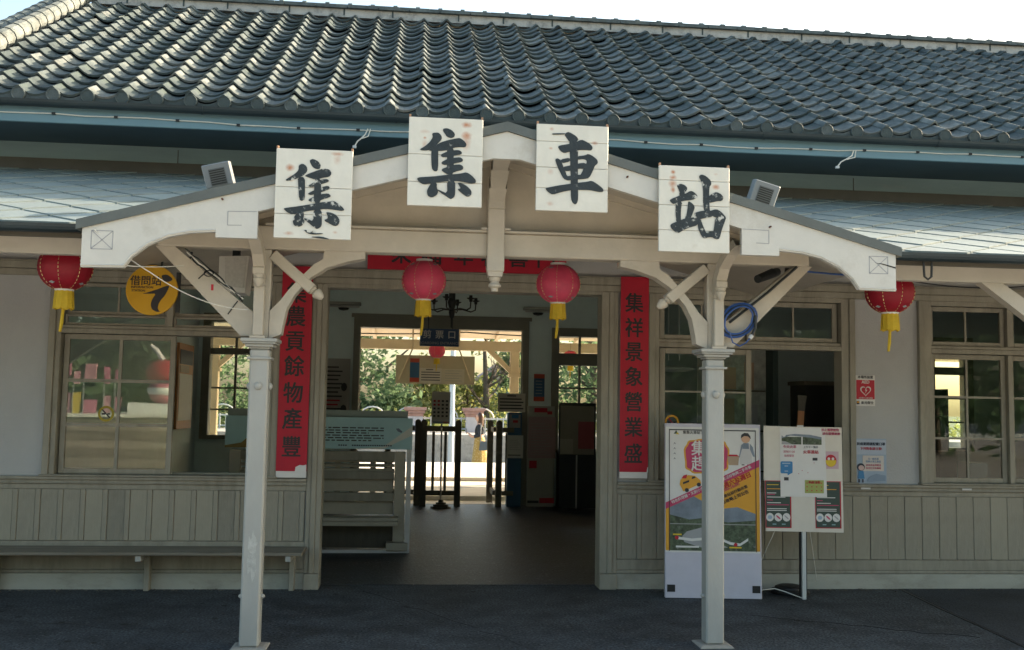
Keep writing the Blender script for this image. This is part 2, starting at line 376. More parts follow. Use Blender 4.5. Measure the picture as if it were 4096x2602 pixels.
# ------------------------------------------------------------------ station building
YF = 8.85
bld = thing('station_building', 'timber railway station with taupe window frames and grey tiled roof', 'building', (.5, YF, 0))
# --- walls
w = MB()
w.box(-9, -.766, YF, 9.0, 0, .945).box(1.681, 14, YF, 9.0, 0, .945)
for a, b in ((-9, -3.10), (-1.155, -.766), (1.681, 2.109), (4.051, 4.668), (6.61, 14)):
    w.box(a, b, YF, 9.0, .945, 2.77)
w.box(-9, 14, YF, 9.0, 2.77, 4.25)
w.box(-9, -3.45, 9.0, 16.1, 0, 3.6)                                   # end block on the left
w.build('wall', PLASTER, bld, label='off white plastered outer wall')
# upper wall strip above the lower roof
UW = B(-9, 14, YF-.03, YF-.001, 3.655, 3.80).build('upper_wall_board', UPWALL, bld)
B(-9, 14, YF-.06, YF-.031, 3.55, 3.655).build('flashing', FLASH, bld)
for i in range(9):
    x = -6.2+i*2.05
    B(x, x+.006, YF-.034, YF-.0302, 3.656, 3.779).build('board_joint', FLASH, UW)
# interior shell
iw = MB()
iw.box(-3.45, -3.38, 9.0, 16.1, 0, 3.6).box(3.30, 3.38, 13.5, 16.1, 0, 3.6).box(12.0, 12.1, 9.0, 16.1, 0, 3.6)
for (a, b, z0, z1) in ((-9, -3.25, 0, 3.6), (-3.25, -2.2, 0, 1.05), (-3.25, -2.2, 2.86, 3.6), (-2.2, -.86, 0, 3.6), (-.86, 1.76, 2.82, 3.6),
                       (1.76, 2.33, 0, 3.6), (2.33, 3.3, 0, .9), (2.33, 3.3, 2.75, 3.6), (3.3, 4.6, 0, 3.6), (4.6, 8.4, 0, 3.6),
                       (8.4, 9.4, 0, 1.0), (8.4, 9.4, 2.75, 3.6), (9.4, 14, 0, 3.6)):
    iw.box(a, b, 16.1, 16.25, z0, z1)
iw.build('interior_wall', INWALL, bld)
B(-3.38, 12.0, 9.0, 16.1, 3.6, 3.68).build('ceiling', INCEIL, bld)
# --- far openings
fd = MB()
fd.box(-.96, -.86, 16.04, 16.3, 0, 2.99).box(1.76, 1.86, 16.04, 16.3, 0, 2.99).box(-.86, 1.76, 16.04, 16.3, 2.815, 2.99).box(-1.0, 1.9, 16.02, 16.0399, 2.97, 3.03)
fd.build('platform_door_frame', WOODD, bld)

def far_window(x0, x1, zb, zt, zbar0, zbar1, munt, mull):
    m = MB()
    m.box(x0-.12, x0, 16.05, 16.28, zb-.06, zt+.14).box(x1, x1+.12, 16.05, 16.28, zb-.06, zt+.14)
    m.box(x0, x1, 16.05, 16.28, zt, zt+.14).box(x0, x1, 16.05, 16.28, zb-.06, zb)
    m.box(x0, x1, 16.10, 16.2, zbar0, zbar1)
    wd = m.build('platform_window', WOODD, bld)
    for xm in mull:
        B(xm-.018, xm+.018, 16.12, 16.17, zb, zbar0).build('muntin', WOODD, wd)
        B(xm-.018, xm+.018, 16.12, 16.17, zbar1, zt).build('muntin', WOODD, wd)
    xs = [x0]+list(mull)+[x1]
    for zm in munt:
        for a, b in zip(xs[:-1], xs[1:]):
            B(a+.018, b-.018, 16.125, 16.165, zm-.014, zm+.014).build('muntin', WOODD, wd)
    for a, b in zip(xs[:-1], xs[1:]):
        B(a, b, 16.142, 16.147, zb, zbar0).build('pane', GLASSF, wd)
        B(a, b, 16.142, 16.147, zbar1, zt).build('pane', GLASSF, wd)
far_window(-3.19, -2.3, 1.06, 2.84, 2.33, 2.43, (1.80, 1.46), (-2.80,))
far_window(2.36, 3.2, .92, 2.74, 2.27, 2.47, (1.90, 1.45), (2.71,))
far_window(8.46, 9.34, 1.02, 2.74, 2.25, 2.38, (1.85, 1.45), (8.8,))

# --- front trim
pln = MB().box(-9, -.80, YF-.028, YF-.001, 0, .133).box(1.72, 14, YF-.028, YF-.001, 0, .133)
pln.build('plinth', PLINTH, bld)
for (a, b) in ((-9, -.893), (1.831, 14)):
    z = .30 if a < 0 else .0
    sk = MB().box(a, b, YF-.032, YF-.001, .136, .166, c=.004)
    sk.box(a, b, YF-.022, YF-.001, .169, .40 if a < 0 else .256)
    sk.build('skirting', WOOD, bld)
    dr = MB().box(a, b, YF-.022, YF-.001, .836, .876).box(a, b, YF-.045, YF-.001, .879, .893, c=.004).box(a, b, YF-.035, YF-.001, .893, .914).box(a, b, YF-.06, YF-.001, .914, .94, c=.005)
    dr.build('dado_rail', WOOD, bld)
# wainscot boards, one by one
WOODB = M('facade_paint_worn', (.235, .225, .182), .6, .2, 3, .35, 30, dirt=(.14, .13, .10), dscale=3.4, dlo=.48, dhi=.75, stretch=(2, 1, .5))
WOODC = M('facade_paint_fresh', (.285, .272, .215), .5, .12, 3, .25, 30, dirt=(.19, .18, .14), dscale=3.0, dlo=.52, dhi=.8, stretch=(2, 1, .5))
wq = random.Random(15)
def vary(me):
    out = [me]
    for m_ in (WOODB, WOODC, WOOD):
        c = me.copy(); c.materials.clear(); c.materials.append(m_); out.append(c)
    return out
mb = MB().box(0, .138, 0, .012, 0, .43, c=.003); wp = mb.mesh('wainscot_board', WOOD); wpv = vary(wp)
st = MB().box(0, .041, 0, .019, 0, .43, c=.004); ws = st.mesh('wainscot_stile', WOOD)
x = -.9-.045
while x > -4.4:
    put('wainscot_stile', ws, bld, (x, YF-.020, .403)); put('wainscot_board', wq.choice(wpv), bld, (x-.1395, YF-.0135+wq.uniform(-.002, .002), .403)); x -= .183
mb = MB().box(0, .138, 0, .012, 0, .573, c=.003); wp2 = mb.mesh('wainscot_board', WOOD)
st = MB().box(0, .041, 0, .019, 0, .573, c=.004); ws2 = st.mesh('wainscot_stile', WOOD)
x = 1.835
for k in range(2):
    put('wainscot_stile', ws2, bld, (x, YF-.020, .259)); put('wainscot_board', wp2, bld, (x+.0425, YF-.0135, .259)); x += .183
mb = MB().box(0, .162, 0, .015, 0, .573, c=.004); wb3 = vary(mb.mesh('wainscot_board', WOOD))
while x < 7.3:
    put('wainscot_board', wq.choice(wb3), bld, (x+wq.uniform(-.0012, .0012), YF-.0165+wq.uniform(-.002, .002), .259)); x += .1655
# door casing
for s, xa, xb in ((1, -.893, -.762), (-1, 1.831, 1.677)):
    dc = MB(); dc.box(xa, xa+s*.040, YF-.035, YF-.001, .135, 2.64, c=.004).box(xa+s*.040, xa+s*.085, YF-.05, YF-.001, .135, 2.64, c=.005).box(xa+s*.085, xb, YF-.042, 9.02, .135, 2.64, c=.004)
    dc.box(xa, xb, YF-.06, 9.02, 0, .134, c=.004); dc.build('door_frame', WOOD, bld)

hd = MB()
hd.box(-9, 14, YF-.05, YF-.001, 2.70, 2.762, c=.004).box(-9, 14, YF-.062, YF-.001, 2.7622, 2.774).box(-9, 14, YF-.035, YF-.001, 2.642, 2.698, c=.003)
hd.box(-.762, 1.677, YF-.034, 9.02, 2.61, 2.641)
hd.build('head_casing', WOOD, bld)

def sash(par, x0, x1, z0, z1, y, vs=(), hs=(), fw=.045, mw=.016, mat=WOOD, t=.03, gl=GLASS):
    m = MB()
    m.box(x0, x0+fw, y, y+t, z0, z1, c=.003).box(x1-fw, x1, y, y+t, z0, z1, c=.003)
    m.box(x0+fw, x1-fw, y+.001, y+t-.001, z0, z0+fw, c=.003).box(x0+fw, x1-fw, y+.001, y+t-.001, z1-fw, z1, c=.003)
    for v in vs: m.box(v-mw/2, v+mw/2, y+.003, y+t-.003, z0+fw, z1-fw)
    cuts = [x0+fw]+[q for v in vs for q in (v-mw/2, v+mw/2)]+[x1-fw]
    for h in hs:
        for i in range(0, len(cuts), 2): m.box(cuts[i], cuts[i+1], y+.004, y+t-.004, h-mw/2, h+mw/2)
    m.build('sash', mat, par)
    hz = [z0+fw]+[q for h in hs for q in (h-mw/2, h+mw/2)]+[z1-fw]
    for i in range(0, len(cuts), 2):
        for k in range(0, len(hz), 2):
            B(cuts[i], cuts[i+1], y+t/2-.001, y+t/2+.001, hz[k], hz[k+1]).build('pane', gl, par)

def window(xo0, xi0, xi1, xo1):
    m = MB()
    for a, b in ((xo0, xi0), (xi1, xo1)):
        s = 1 if b == xi0 else -1; p = a if s == 1 else b; q = b if s == 1 else a
        m.box(p, p+s*.055, YF-.045, 9.0, .945, 2.64, c=.004).box(p+s*.055, q, YF-.03, 8.99, .945, 2.64, c=.004)
    m.box(xi0, xi1, YF-.028, 8.99, 2.60, 2.6405)
    m.box(xi0, xi1, YF-.03, 8.99, 2.155, 2.195).box(xi0, xi1, YF-.014, 8.99, 2.197, 2.226, c=.003)
    m.box(xo0-.01, xo1+.01, YF-.075, 8.99, .941, .957, c=.004)
    return m.build('window', WOOD, bld)
wL = window(-3.10, -3.0, -1.27, -1.155)
sash(wL, -2.985, -2.055, .959, 2.15, 8.87, (-2.514,), (1.752, 1.376), mw=.028)
B(-2.13, -2.083, 8.83, 8.985, 2.228, 2.598).build('mullion', WOOD, wL)
sash(wL, -2.985, -2.135, 2.228, 2.32, 8.86, (), (), fw=.02)
sash(wL, -2.985, -2.135, 2.322, 2.596, 8.90, (-2.56,), (), fw=.03)
sash(wL, -2.08, -1.285, 2.228, 2.32, 8.86, (), (), fw=.02)
sash(wL, -2.08, -1.285, 2.322, 2.596, 8.90, (-1.68,), (), fw=.03)
B(-2.05, -1.29, 8.92, 8.95, .959, .975).build('sash_track', WOODD, wL)
w1 = window(2.109, 2.21, 3.922, 4.051)
sash(w1, 2.225, 3.085, .959, 2.15, 8.87, (2.655,), (1.755, 1.372), fw=.052, gl=GLASSR)
B(3.03, 3.078, 8.83, 8.985, 2.228, 2.598).build('mullion', WOOD, w1)
sash(w1, 2.225, 3.028, 2.228, 2.596, 8.875, (2.62,), (), fw=.045, gl=GLASSR)
sash(w1, 3.08, 3.905, 2.228, 2.596, 8.875, (3.487,), (), fw=.045, gl=GLASSR)
w2 = window(4.668, 4.795, 6.48, 6.61)
sash(w2, 4.797, 5.545, .959, 2.15, 8.87, (5.163,), (1.752, 1.368), fw=.046, mw=.02, gl=GLASSR)
B(5.55, 5.595, 8.83, 8.985, .959, 2.15).build('mullion', WOOD, w2)
B(5.55, 5.595, 8.83, 8.985, 2.228, 2.598).build('mullion', WOOD, w2)
sash(w2, 5.60, 6.475, .959, 2.15, 8.90, (6.03,), (1.752, 1.368), fw=.046, mw=.02, gl=GLASSR)
sash(w2, 4.797, 5.545, 2.228, 2.596, 8.875, (5.163,), (), fw=.042, gl=GLASSR)
sash(w2, 5.60, 6.475, 2.228, 2.596, 8.875, (6.03,), (), fw=.042, gl=GLASSR)

# --- main roof
YE, ZE, YR, ZR = 8.10, 3.978, 11.60, 6.12
SL = math.hypot(YR-YE, ZR-ZE); ct, sn = (YR-YE)/SL, (ZR-ZE)/SL
PW, NR = .2660, 19; EX = SL/NR
prof = [(a, z*1.3) for a, z in [(0, .026), (.07, .041), (.125, .050), (.17, .050), (.215, .041), (.31, .021), (.44, .005), (.58, 0.), (.72, .003), (.86, .013), (.95, .023), (1.06, .035)]]
def tile_geo(L=EX+.03, th=.019, lift=.031, step=2):
    mb = MB(); P = prof; n = len(P)
    vs = []
    for j in range(step):                      # j=0 lower (front) end, 1 upper
        y = L*j/(step-1); up = lift*(1-j/(step-1))
        for (a, z) in P: vs.append((a*PW, y, z+up))
    for (a, z) in P: vs.append((a*PW, .0, z+lift-th))
    fs = []
    for j in range(step-1):
        for i in range(n-1): fs.append((j*n+i, j*n+i+1, (j+1)*n+i+1, (j+1)*n+i))
    b = step*n
    for i in range(n-1): fs.append((b+i, b+i+1, i+1, i))
    vs2 = len(vs); vs.append((P[-1][0]*PW, L, P[-1][1]-th)); vs.append((0, L, P[0][1]-th))
    fs.append((b+n-1, vs2, step*n-1, n-1)); fs.append((b, 0, (step-1)*n, vs2+1))
    return mb.add(vs, fs)
tmeshes = [tile_geo().mesh('roof_tile', mt, smooth=False) for mt in (TILE, TILE2, TILE3, TILE)]
slope_m = Matrix(((1, 0, 0), (0, ct, -sn), (0, sn, ct)))
roof = MB()
roof.prism([(YE+.05, ZE-.03), (YR, ZR-.03), (YR+4.4, ZE-.03+.0), (YR+4.4, ZE-.09), (YR, ZR-.09), (YE+.05, ZE-.09)], -3.9, 14.0, ax='x')
roof = roof.build('roof', DECK, bld)
def slope_pt(x, s, h=0.): return Vector((x, YE+s*ct-h*sn, ZE+s*sn+h*ct))
stuffs = [MB(), MB(), MB()]
tg = tile_geo()
rnd = random.Random(3)
X0 = -3.62
# align crests so that a disc sits near x = .02 at the eave
X0 = .02-.15*PW-14*PW
ncol = 60
for c in range(ncol):
    x = X0+c*PW
    for k in range(NR):
        s = k*EX+rnd.uniform(-.006, .006)
        dz = rnd.uniform(-.005, .007)+(.012 if rnd.random() < .03 else 0); rz = rnd.gauss(0, .012); rx = rnd.gauss(0, .014)
        Tm = Matrix.Translation(slope_pt(x+rnd.uniform(-.004, .004), s, dz)) @ slope_m.to_4x4() @ Matrix.Rotation(rz, 4, 'Z') @ Matrix.Rotation(rx, 4, 'Y')
        q = rnd.random(); mi = 1 if q < .13 else (2 if q < .45 else 0)
        if k <= 8 and -3.2 < x < 5.6:
            o = bpy.data.objects.new('roof_tile', tmeshes[mi]); COL.objects.link(o); o.parent = roof; WL[o] = WL[bld]
            o.matrix_local = Matrix.Translation(-Vector(WL[bld])) @ Tm
        else:
            stuffs[mi].add([Tm @ Vector(v) for v in tg.v], tg.f)
for mb, mt in zip(stuffs, (TILE, TILE2, TILE3)):
    mb.build('roof_tile_field', mt, roof, kind='stuff')
# eave tiles: round end disc on each crest and a hanging crescent below each trough
et = MB()
Td = Matrix.Rotation(R(90), 4, 'X')
et.lathe([(.056, -.05), (.056, .022), (.050, .028), (.042, .022), (.0, .023)], (.15*PW, 0, .030), 18, T=Td)
cres = [(a*PW, z+.012) for a, z in prof[4:]]+[(prof[i][0]*PW, prof[i][1]-.042-.012*math.sin((prof[i][0]-.215)/.845*math.pi)) for i in range(len(prof)-1, 3, -1)]
et.prism(cres, -.004, .012)
ems = [et.mesh('eave_tile', mt) for mt in (TILE3, TILE3, TILE)]
for c in range(ncol):
    x = X0+c*PW; p = slope_pt(x, -.012, 0)
    o = bpy.data.objects.new('eave_tile', ems[rnd.choice((0, 0, 1, 2))]); COL.objects.link(o); o.parent = roof; WL[o] = WL[bld]
    o.location = p-Vector(WL[bld]); o.rotation_euler = (R(6), 0, 0)
# ridge: plaster band, flat courses, cap tiles
B(-3.7, 14, YR-.13, YR+.13, ZR-.02, ZR+.075).build('ridge_plaster', PLASTERW, roof)
rc = MB()
for c in range(50):
    x = -3.75+c*.36
    rc.box(x, x+.352, YR-.175+rnd.uniform(-.004, .004), YR+.17, ZR+.076, ZR+.098+rnd.uniform(-.002, .002)).box(x-.12, x+.232, YR-.15+rnd.uniform(-.004, .004), YR+.15, ZR+.101, ZR+.125+rnd.uniform(-.003, .003))
rc.build('ridge_course', TILE, roof)
cap = MB().tube([(0, 0, 0), (.235, 0, 0)], .052, 10).tube([(.215, 0, .002), (.262, 0, .002)], .066, 10)
cms = [cap.mesh('ridge_cap', mt) for mt in (TILE, TILE3)]
for c in range(64):
    put('ridge_cap', cms[c % 3 == 0], roof, (-3.75+c*PW, YR, ZR+.130))
for c in range(28):                                                    # short dark ties across the plaster
    put('plaster_tie', (ptie if c else (ptie := B(0, .018, -.004, 0, 0, .075).mesh('plaster_tie', TILE3))), roof, (-3.4+c*.62+rnd.uniform(-.1, .1), YR-.131, ZR))
# verge roll at the left gable end
vg = MB(); n = NR
for k in range(n):
    a = slope_pt(-3.87, k*EX-.02, .10); b = slope_pt(-3.87, k*EX+EX*.98, .10)
    vg.tube([a, b], [.098, .088], 12)
vg.build('verge_roll', TILE2, roof)
vg = MB()
for k in range(n):
    vg.tube([slope_pt(-4.04, k*EX-.02, .09), slope_pt(-4.04, k*EX+EX*.98, .09)], [.085, .075], 10)
vg.build('verge_cap', TILE, roof)
# eave fascia, soffit, gutter
ev = MB()
B(-4.2, 14, 8.10, 8.13, 3.782, 3.925, c=.004).build('fascia', FASCIA, bld)
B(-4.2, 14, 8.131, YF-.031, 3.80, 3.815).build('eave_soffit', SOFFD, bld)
gt = MB(); hp = []
for k in range(9):
    t = math.pi*k/8; hp.append((8.055-.05*math.cos(t), 3.944-.05*math.sin(t)))
hp += [(8.055+.045, 3.944), ]+[(8.055+.044*math.cos(math.pi*k/8), 3.944-.042*math.sin(math.pi*k/8)) for k in range(1, 9)]
gt.prism(hp, -4.2, 14, ax='x')
gut = gt.build('gutter', GUTTER, bld)
for i in range(10):
    x = -3.3+i*1.55
    MB().prism([(8.055-.054*math.cos(math.pi*k/8), 3.944-.054*math.sin(math.pi*k/8)) for k in range(9)], x, x+.02, ax='x').build('gutter_strap', GUTTER, gut)

# --- lower roof (pent) with diamond shingles
PY0, PZ0, PY1, PZ1 = 6.40, 2.69, 8.82, 3.56
ps = (PZ1-PZ0)/(PY1-PY0); PL = math.hypot(PY1-PY0, PZ1-PZ0)
def pent_z(y): return PZ0+ps*(y-PY0)
GX, GZ, GS = .555, 3.395, .277                                        # porch gable: centre, ridge height, slope
def porch_z(x): return GZ-GS*abs(x-GX)
pd = MB()
for a, b, y0 in ((-9, -2.03, PY0+.01), (-2.03, 3.14, 6.9), (3.14, 14, PY0+.01)):
    pd.prism([(y0, pent_z(y0)-.008), (PY1, PZ1-.008), (PY1, PZ1-.05), (y0, pent_z(y0)-.05)], a, b, ax='x')
pent = pd.build('lower_roof', DECK, bld)
sf = MB()
for a, b, y0 in ((-9, -2.03, 6.72), (-2.03, 3.14, 6.92), (3.14, 14, 6.72)):
    sf.prism([(y0, pent_z(y0)-.055), (PY1, PZ1-.055), (PY1, PZ1-.075), (y0, pent_z(y0)-.075)], a, b, ax='x')
sf.build('lower_soffit', SOFFIT, pent)
HX, HS = .245, .20
def clip(poly, lo, hi):
    for sgn, lim in ((1, lo), (-1, -hi)):
        out = []
        for i in range(len(poly)):
            p, q = poly[i], poly[(i+1) % len(poly)]
            pi, qi = sgn*p[1]-lim >= 0, sgn*q[1]-lim >= 0
            if pi: out.append(p)
            if pi != qi:
                t = (lim*sgn-p[1])/(q[1]-p[1]); out.append((p[0]+t*(q[0]-p[0]), lim*sgn))
        poly = out
        if len(poly) < 3: return None
    return poly
pu = ((PY1-PY0)/PL, (PZ1-PZ0)/PL)
cnt = 0; shared = None
for j in range(-1, 15):
    for i in range(-10, 16):
        cx = i*2*HX+(j % 2)*HX+.1; cs = j*HS
        if cx < -4.6 or cx > 7.6: continue
        yy = PY0+cs*pu[0]
        if -2.25 < cx < 3.36 and pent_z(yy)+.03 < porch_z(cx): continue
        gp = .0100
        poly = clip([(cx, cs-HS+gp), (cx+HX-gp, cs), (cx, cs+HS-gp), (cx-HX+gp, cs)], -.03, PL-.01)
        if not poly: continue
        mb = MB(); vs = []
        dz = rnd.uniform(0, .0035)
        for top in (0, 1):
            for (a, s) in poly:
                h = (.015-.011*(s-(cs-HS))/(2*HS)+dz)*top-.003*(1-top)
                vs.append((a, PY0+s*pu[0]-h*pu[1], PZ0+s*pu[1]+h*pu[0]))
        k = len(poly)
        fs = [tuple(range(k, 2*k)), tuple(range(k))[::-1]]+[(q, (q+1) % k, k+(q+1) % k, k+q) for q in range(k)]
        mb.add(vs, fs).build('shingle', SHING2 if rnd.random() < .3 else SHING, pent); cnt += 1
# lower eave beam and gutter, either side of the porch
for a, b in ((-9, -1.99), (3.13, 14)):
    B(a, b, 6.66, 6.74, 2.53, 2.665, c=.006).build('eave_beam', M('eave_beam_paint', (.46, .44, .385), .5, .08, 3, .2, 20) if a < 0 else bpy.data.materials['eave_beam_paint'], pent)
    hp = [(6.36-.05*math.cos(math.pi*k/8), 2.672-.052*math.sin(math.pi*k/8)) for k in range(9)]
    hp += [(6.36+.044*math.cos(math.pi*k/8), 2.672-.044*math.sin(math.pi*k/8)) for k in range(9)]
    MB().prism(hp, a, b, ax='x').build('lower_gutter', GUTTER, pent)
    B(a, b, 6.41, 6.43, 2.60, 2.68).build('eave_board', FLASH, pent)
MB().tube([(3.42, 6.38, 2.62), (3.425, 6.38, 2.52), (3.45, 6.38, 2.50), (3.475, 6.38, 2.52), (3.48, 6.38, 2.62)], .008, 6).build('gutter_hook', DARKIRON, pent)
MB().tube([(-1.62, 7.0, 2.62), (-1.6, 7.0, 2.52), (-1.57, 7.0, 2.50), (-1.54, 7.0, 2.62)], .006, 6).build('gutter_hook', DARKIRON, pent)

# ------------------------------------------------------------------ entrance porch
porch = thing('entrance_porch', 'gabled entrance porch with white bargeboard on two square columns', 'porch', (GX, 6.76, 0))
# bargeboard outline (half), mirrored
half = [(0, 3.333), (2.565, 2.625), (2.565, 2.388), (2.315, 2.392), (2.272, 2.455), (2.18, 2.53), (2.06, 2.588), (1.93, 2.617), (1.78, 2.628), (1.78, 2.595), (1.53, 2.595), (1.53, 2.765), (.085, 3.157)]
outl = [(GX+a, z) for a, z in half]+[(GX-a, z) for a, z in half[:0:-1]]
bgb = MB().prism(outl, 6.175, 6.215).build('bargeboard', WHITE, porch)
# thin bead along the curve, and incised frames near the tips
for s in (-1, 1):
    P = lambda a, z: (GX+s*a, 6.1735, z)
    ln = MB()
    def stroke(a, b, wd=.0045):
        d = Vector((b[0]-a[0], 0, b[1]-a[1])); nn = Vector((-d.z, 0, d.x)).normalized()*wd/2
        q = [Vector(P(*a)), Vector(P(*b))]; nn.x *= s
        ln.add([q[0]-nn, q[1]-nn, q[1]+nn, q[0]+nn, q[0]-nn+Vector((0, .002, 0)), q[1]-nn+Vector((0, .002, 0)), q[1]+nn+Vector((0, .002, 0)), q[0]+nn+Vector((0, .002, 0))],
               [(0, 1, 2, 3), (0, 4, 5, 1), (1, 5, 6, 2), (2, 6, 7, 3), (3, 7, 4, 0)])
    a0, a1, z0, z1 = 2.385, 2.51, 2.50, 2.612
    for p, q in (((a0, z0), (a1, z0)), ((a1, z0), (a1, z1)), ((a1, z1), (a0, z1)), ((a0, z1), (a0, z0)), ((a0, z0), (a1, z1)), ((a0, z1), (a1, z0))): stroke(p, q)
    ln.build('carved_square', GREYI, bgb); ln = MB()
    for p, q in (((1.535, 2.762), (1.71, 2.758)), ((1.71, 2.758), (1.71, 2.672)), ((1.71, 2.672), (1.625, 2.674))): stroke(p, q)
    ln.build('carved_line', GREYI, bgb)
    bd = MB(); cv = [(2.565, 2.388), (2.315, 2.392), (2.272, 2.455), (2.18, 2.53), (2.06, 2.588), (1.93, 2.617), (1.78, 2.628)]
    bd.tube([(GX+s*a, 6.172, z+.012) for a, z in cv], .0045, 5); bd.build('edge_bead', WHITE, bgb)
ln = MB()
for (x, z) in ((.13, 3.06), (1.33, 3.07), (-1.19, 2.83), (2.27, 2.78)):
    ln.tube([(x, 6.150, z), (x, 6.176, z)], .006, 6)
ln.build('nail', M('rusty_nail', (.10, .04, .02), .8, .2), bgb)
crk = MB().prism([(2.975, 2.570), (3.02, 2.562), (3.118, 2.535), (3.118, 2.545), (3.03, 2.566)], 6.1725, 6.174); crk.build('crack', BLACK, bgb)
# porch roof slabs
for s in (-1, 1):
    e = (GX+s*2.60, GZ-GS*2.60)
    poly = [(GX, GZ), e, (e[0], e[1]-.060), (GX, GZ-.060)]
    if s < 0: poly = poly[::-1]
    MB().prism(poly, 6.16, 8.70).build('porch_roof', ROOFEDGE, porch)
    cl = [(GX, GZ-.066), (e[0]-s*.02, e[1]-.066+.005), (e[0]-s*.02, e[1]-.085), (GX, GZ-.088)]
    if s < 0: cl = cl[::-1]
    MB().prism(cl, 6.216, 8.6).build('roof_lining', CREAM, porch)
# gable infill panel, tie beam, king post
tri = [(GX-2.2, 2.72), (GX+2.2, 2.72), (GX+2.2, 2.74), (GX, 3.30), (GX-2.2, 2.74)]
MB().prism(tri, 6.80, 6.83).build('gable_panel', CREAM, porch)
for s in (-1, 1):
    rk = [(GX+s*.05, 3.295), (GX+s*1.95, 2.772), (GX+s*1.80, 2.772), (GX+s*.05, 3.25)]
    MB().prism(rk if s > 0 else rk[::-1], 6.775, 6.80).build('raking_trim', CREAM, porch)
B(-1.70, 2.75, 6.695, 6.825, 2.612, 2.770, c=.008).build('tie_beam', CREAM, porch)
B(-1.0, 2.07, 6.675, 6.83, 2.7705, 2.785).build('beam_cap', CREAM, porch)
kp = MB(); kx = .535
kp.box(kx-.058, kx+.058, 6.64, 6.694, 2.50, 2.93, c=.006).box(kx-.10, kx+.10, 6.655, 6.694, 2.786, 2.80)
kp.box(kx-.058, kx+.058, 6.64, 6.774, 2.93, 3.16, c=.006)
T4 = lambda x, y, z: Matrix.Translation((x, y, z))
def tap(mb, x, y, prof4):
    """square tapered turned drop: (half width, z) rings"""
    vs, fs = [], []
    for (h, z) in prof4: vs += [(x-h, y-h, z), (x+h, y-h, z), (x+h, y+h, z), (x-h, y+h, z)]
    for i in range(len(prof4)-1):
        for k in range(4): fs.append((i*4+k, (i+1)*4+k, (i+1)*4+(k+1) % 4, i*4+(k+1) % 4))
    fs += [(0, 1, 2, 3), tuple(range(len(vs)-1, len(vs)-5, -1))]
    mb.add(vs, fs)
tap(kp, kx, 6.70, [(.058, 2.6115), (.058, 2.53), (.047, 2.475), (.047, 2.468)])
kp.lathe([(.0, 2.365), (.022, 2.37), (.024, 2.392), (.042, 2.402), (.044, 2.414), (.034, 2.424), (.028, 2.436), (.036, 2.446), (.042, 2.466)], (kx, 6.70, 0), 16)
kp.build('king_post', CREAM, porch)
# strut from king post forward to the ridge
stt = MB(); pts = [(6.64, 2.98), (6.56, 3.05), (6.42, 3.14), (6.225, 3.20)]
for (a, b) in zip(pts[:-1], pts[1:]):
    stt.add([(kx-.05, a[0], a[1]), (kx+.05, a[0], a[1]), (kx+.05+.01, b[0], b[1]), (kx-.05-.01, b[0], b[1]),
             (kx-.05, a[0]+.05, a[1]+.08), (kx+.05, a[0]+.05, a[1]+.08), (kx+.06, b[0]+.02, b[1]+.07), (kx-.06, b[0]+.02, b[1]+.07)],
            [(0, 3, 2, 1), (4, 5, 6, 7), (0, 4, 7, 3), (1, 2, 6, 5)])
stt.build('ridge_strut', CREAM, porch)

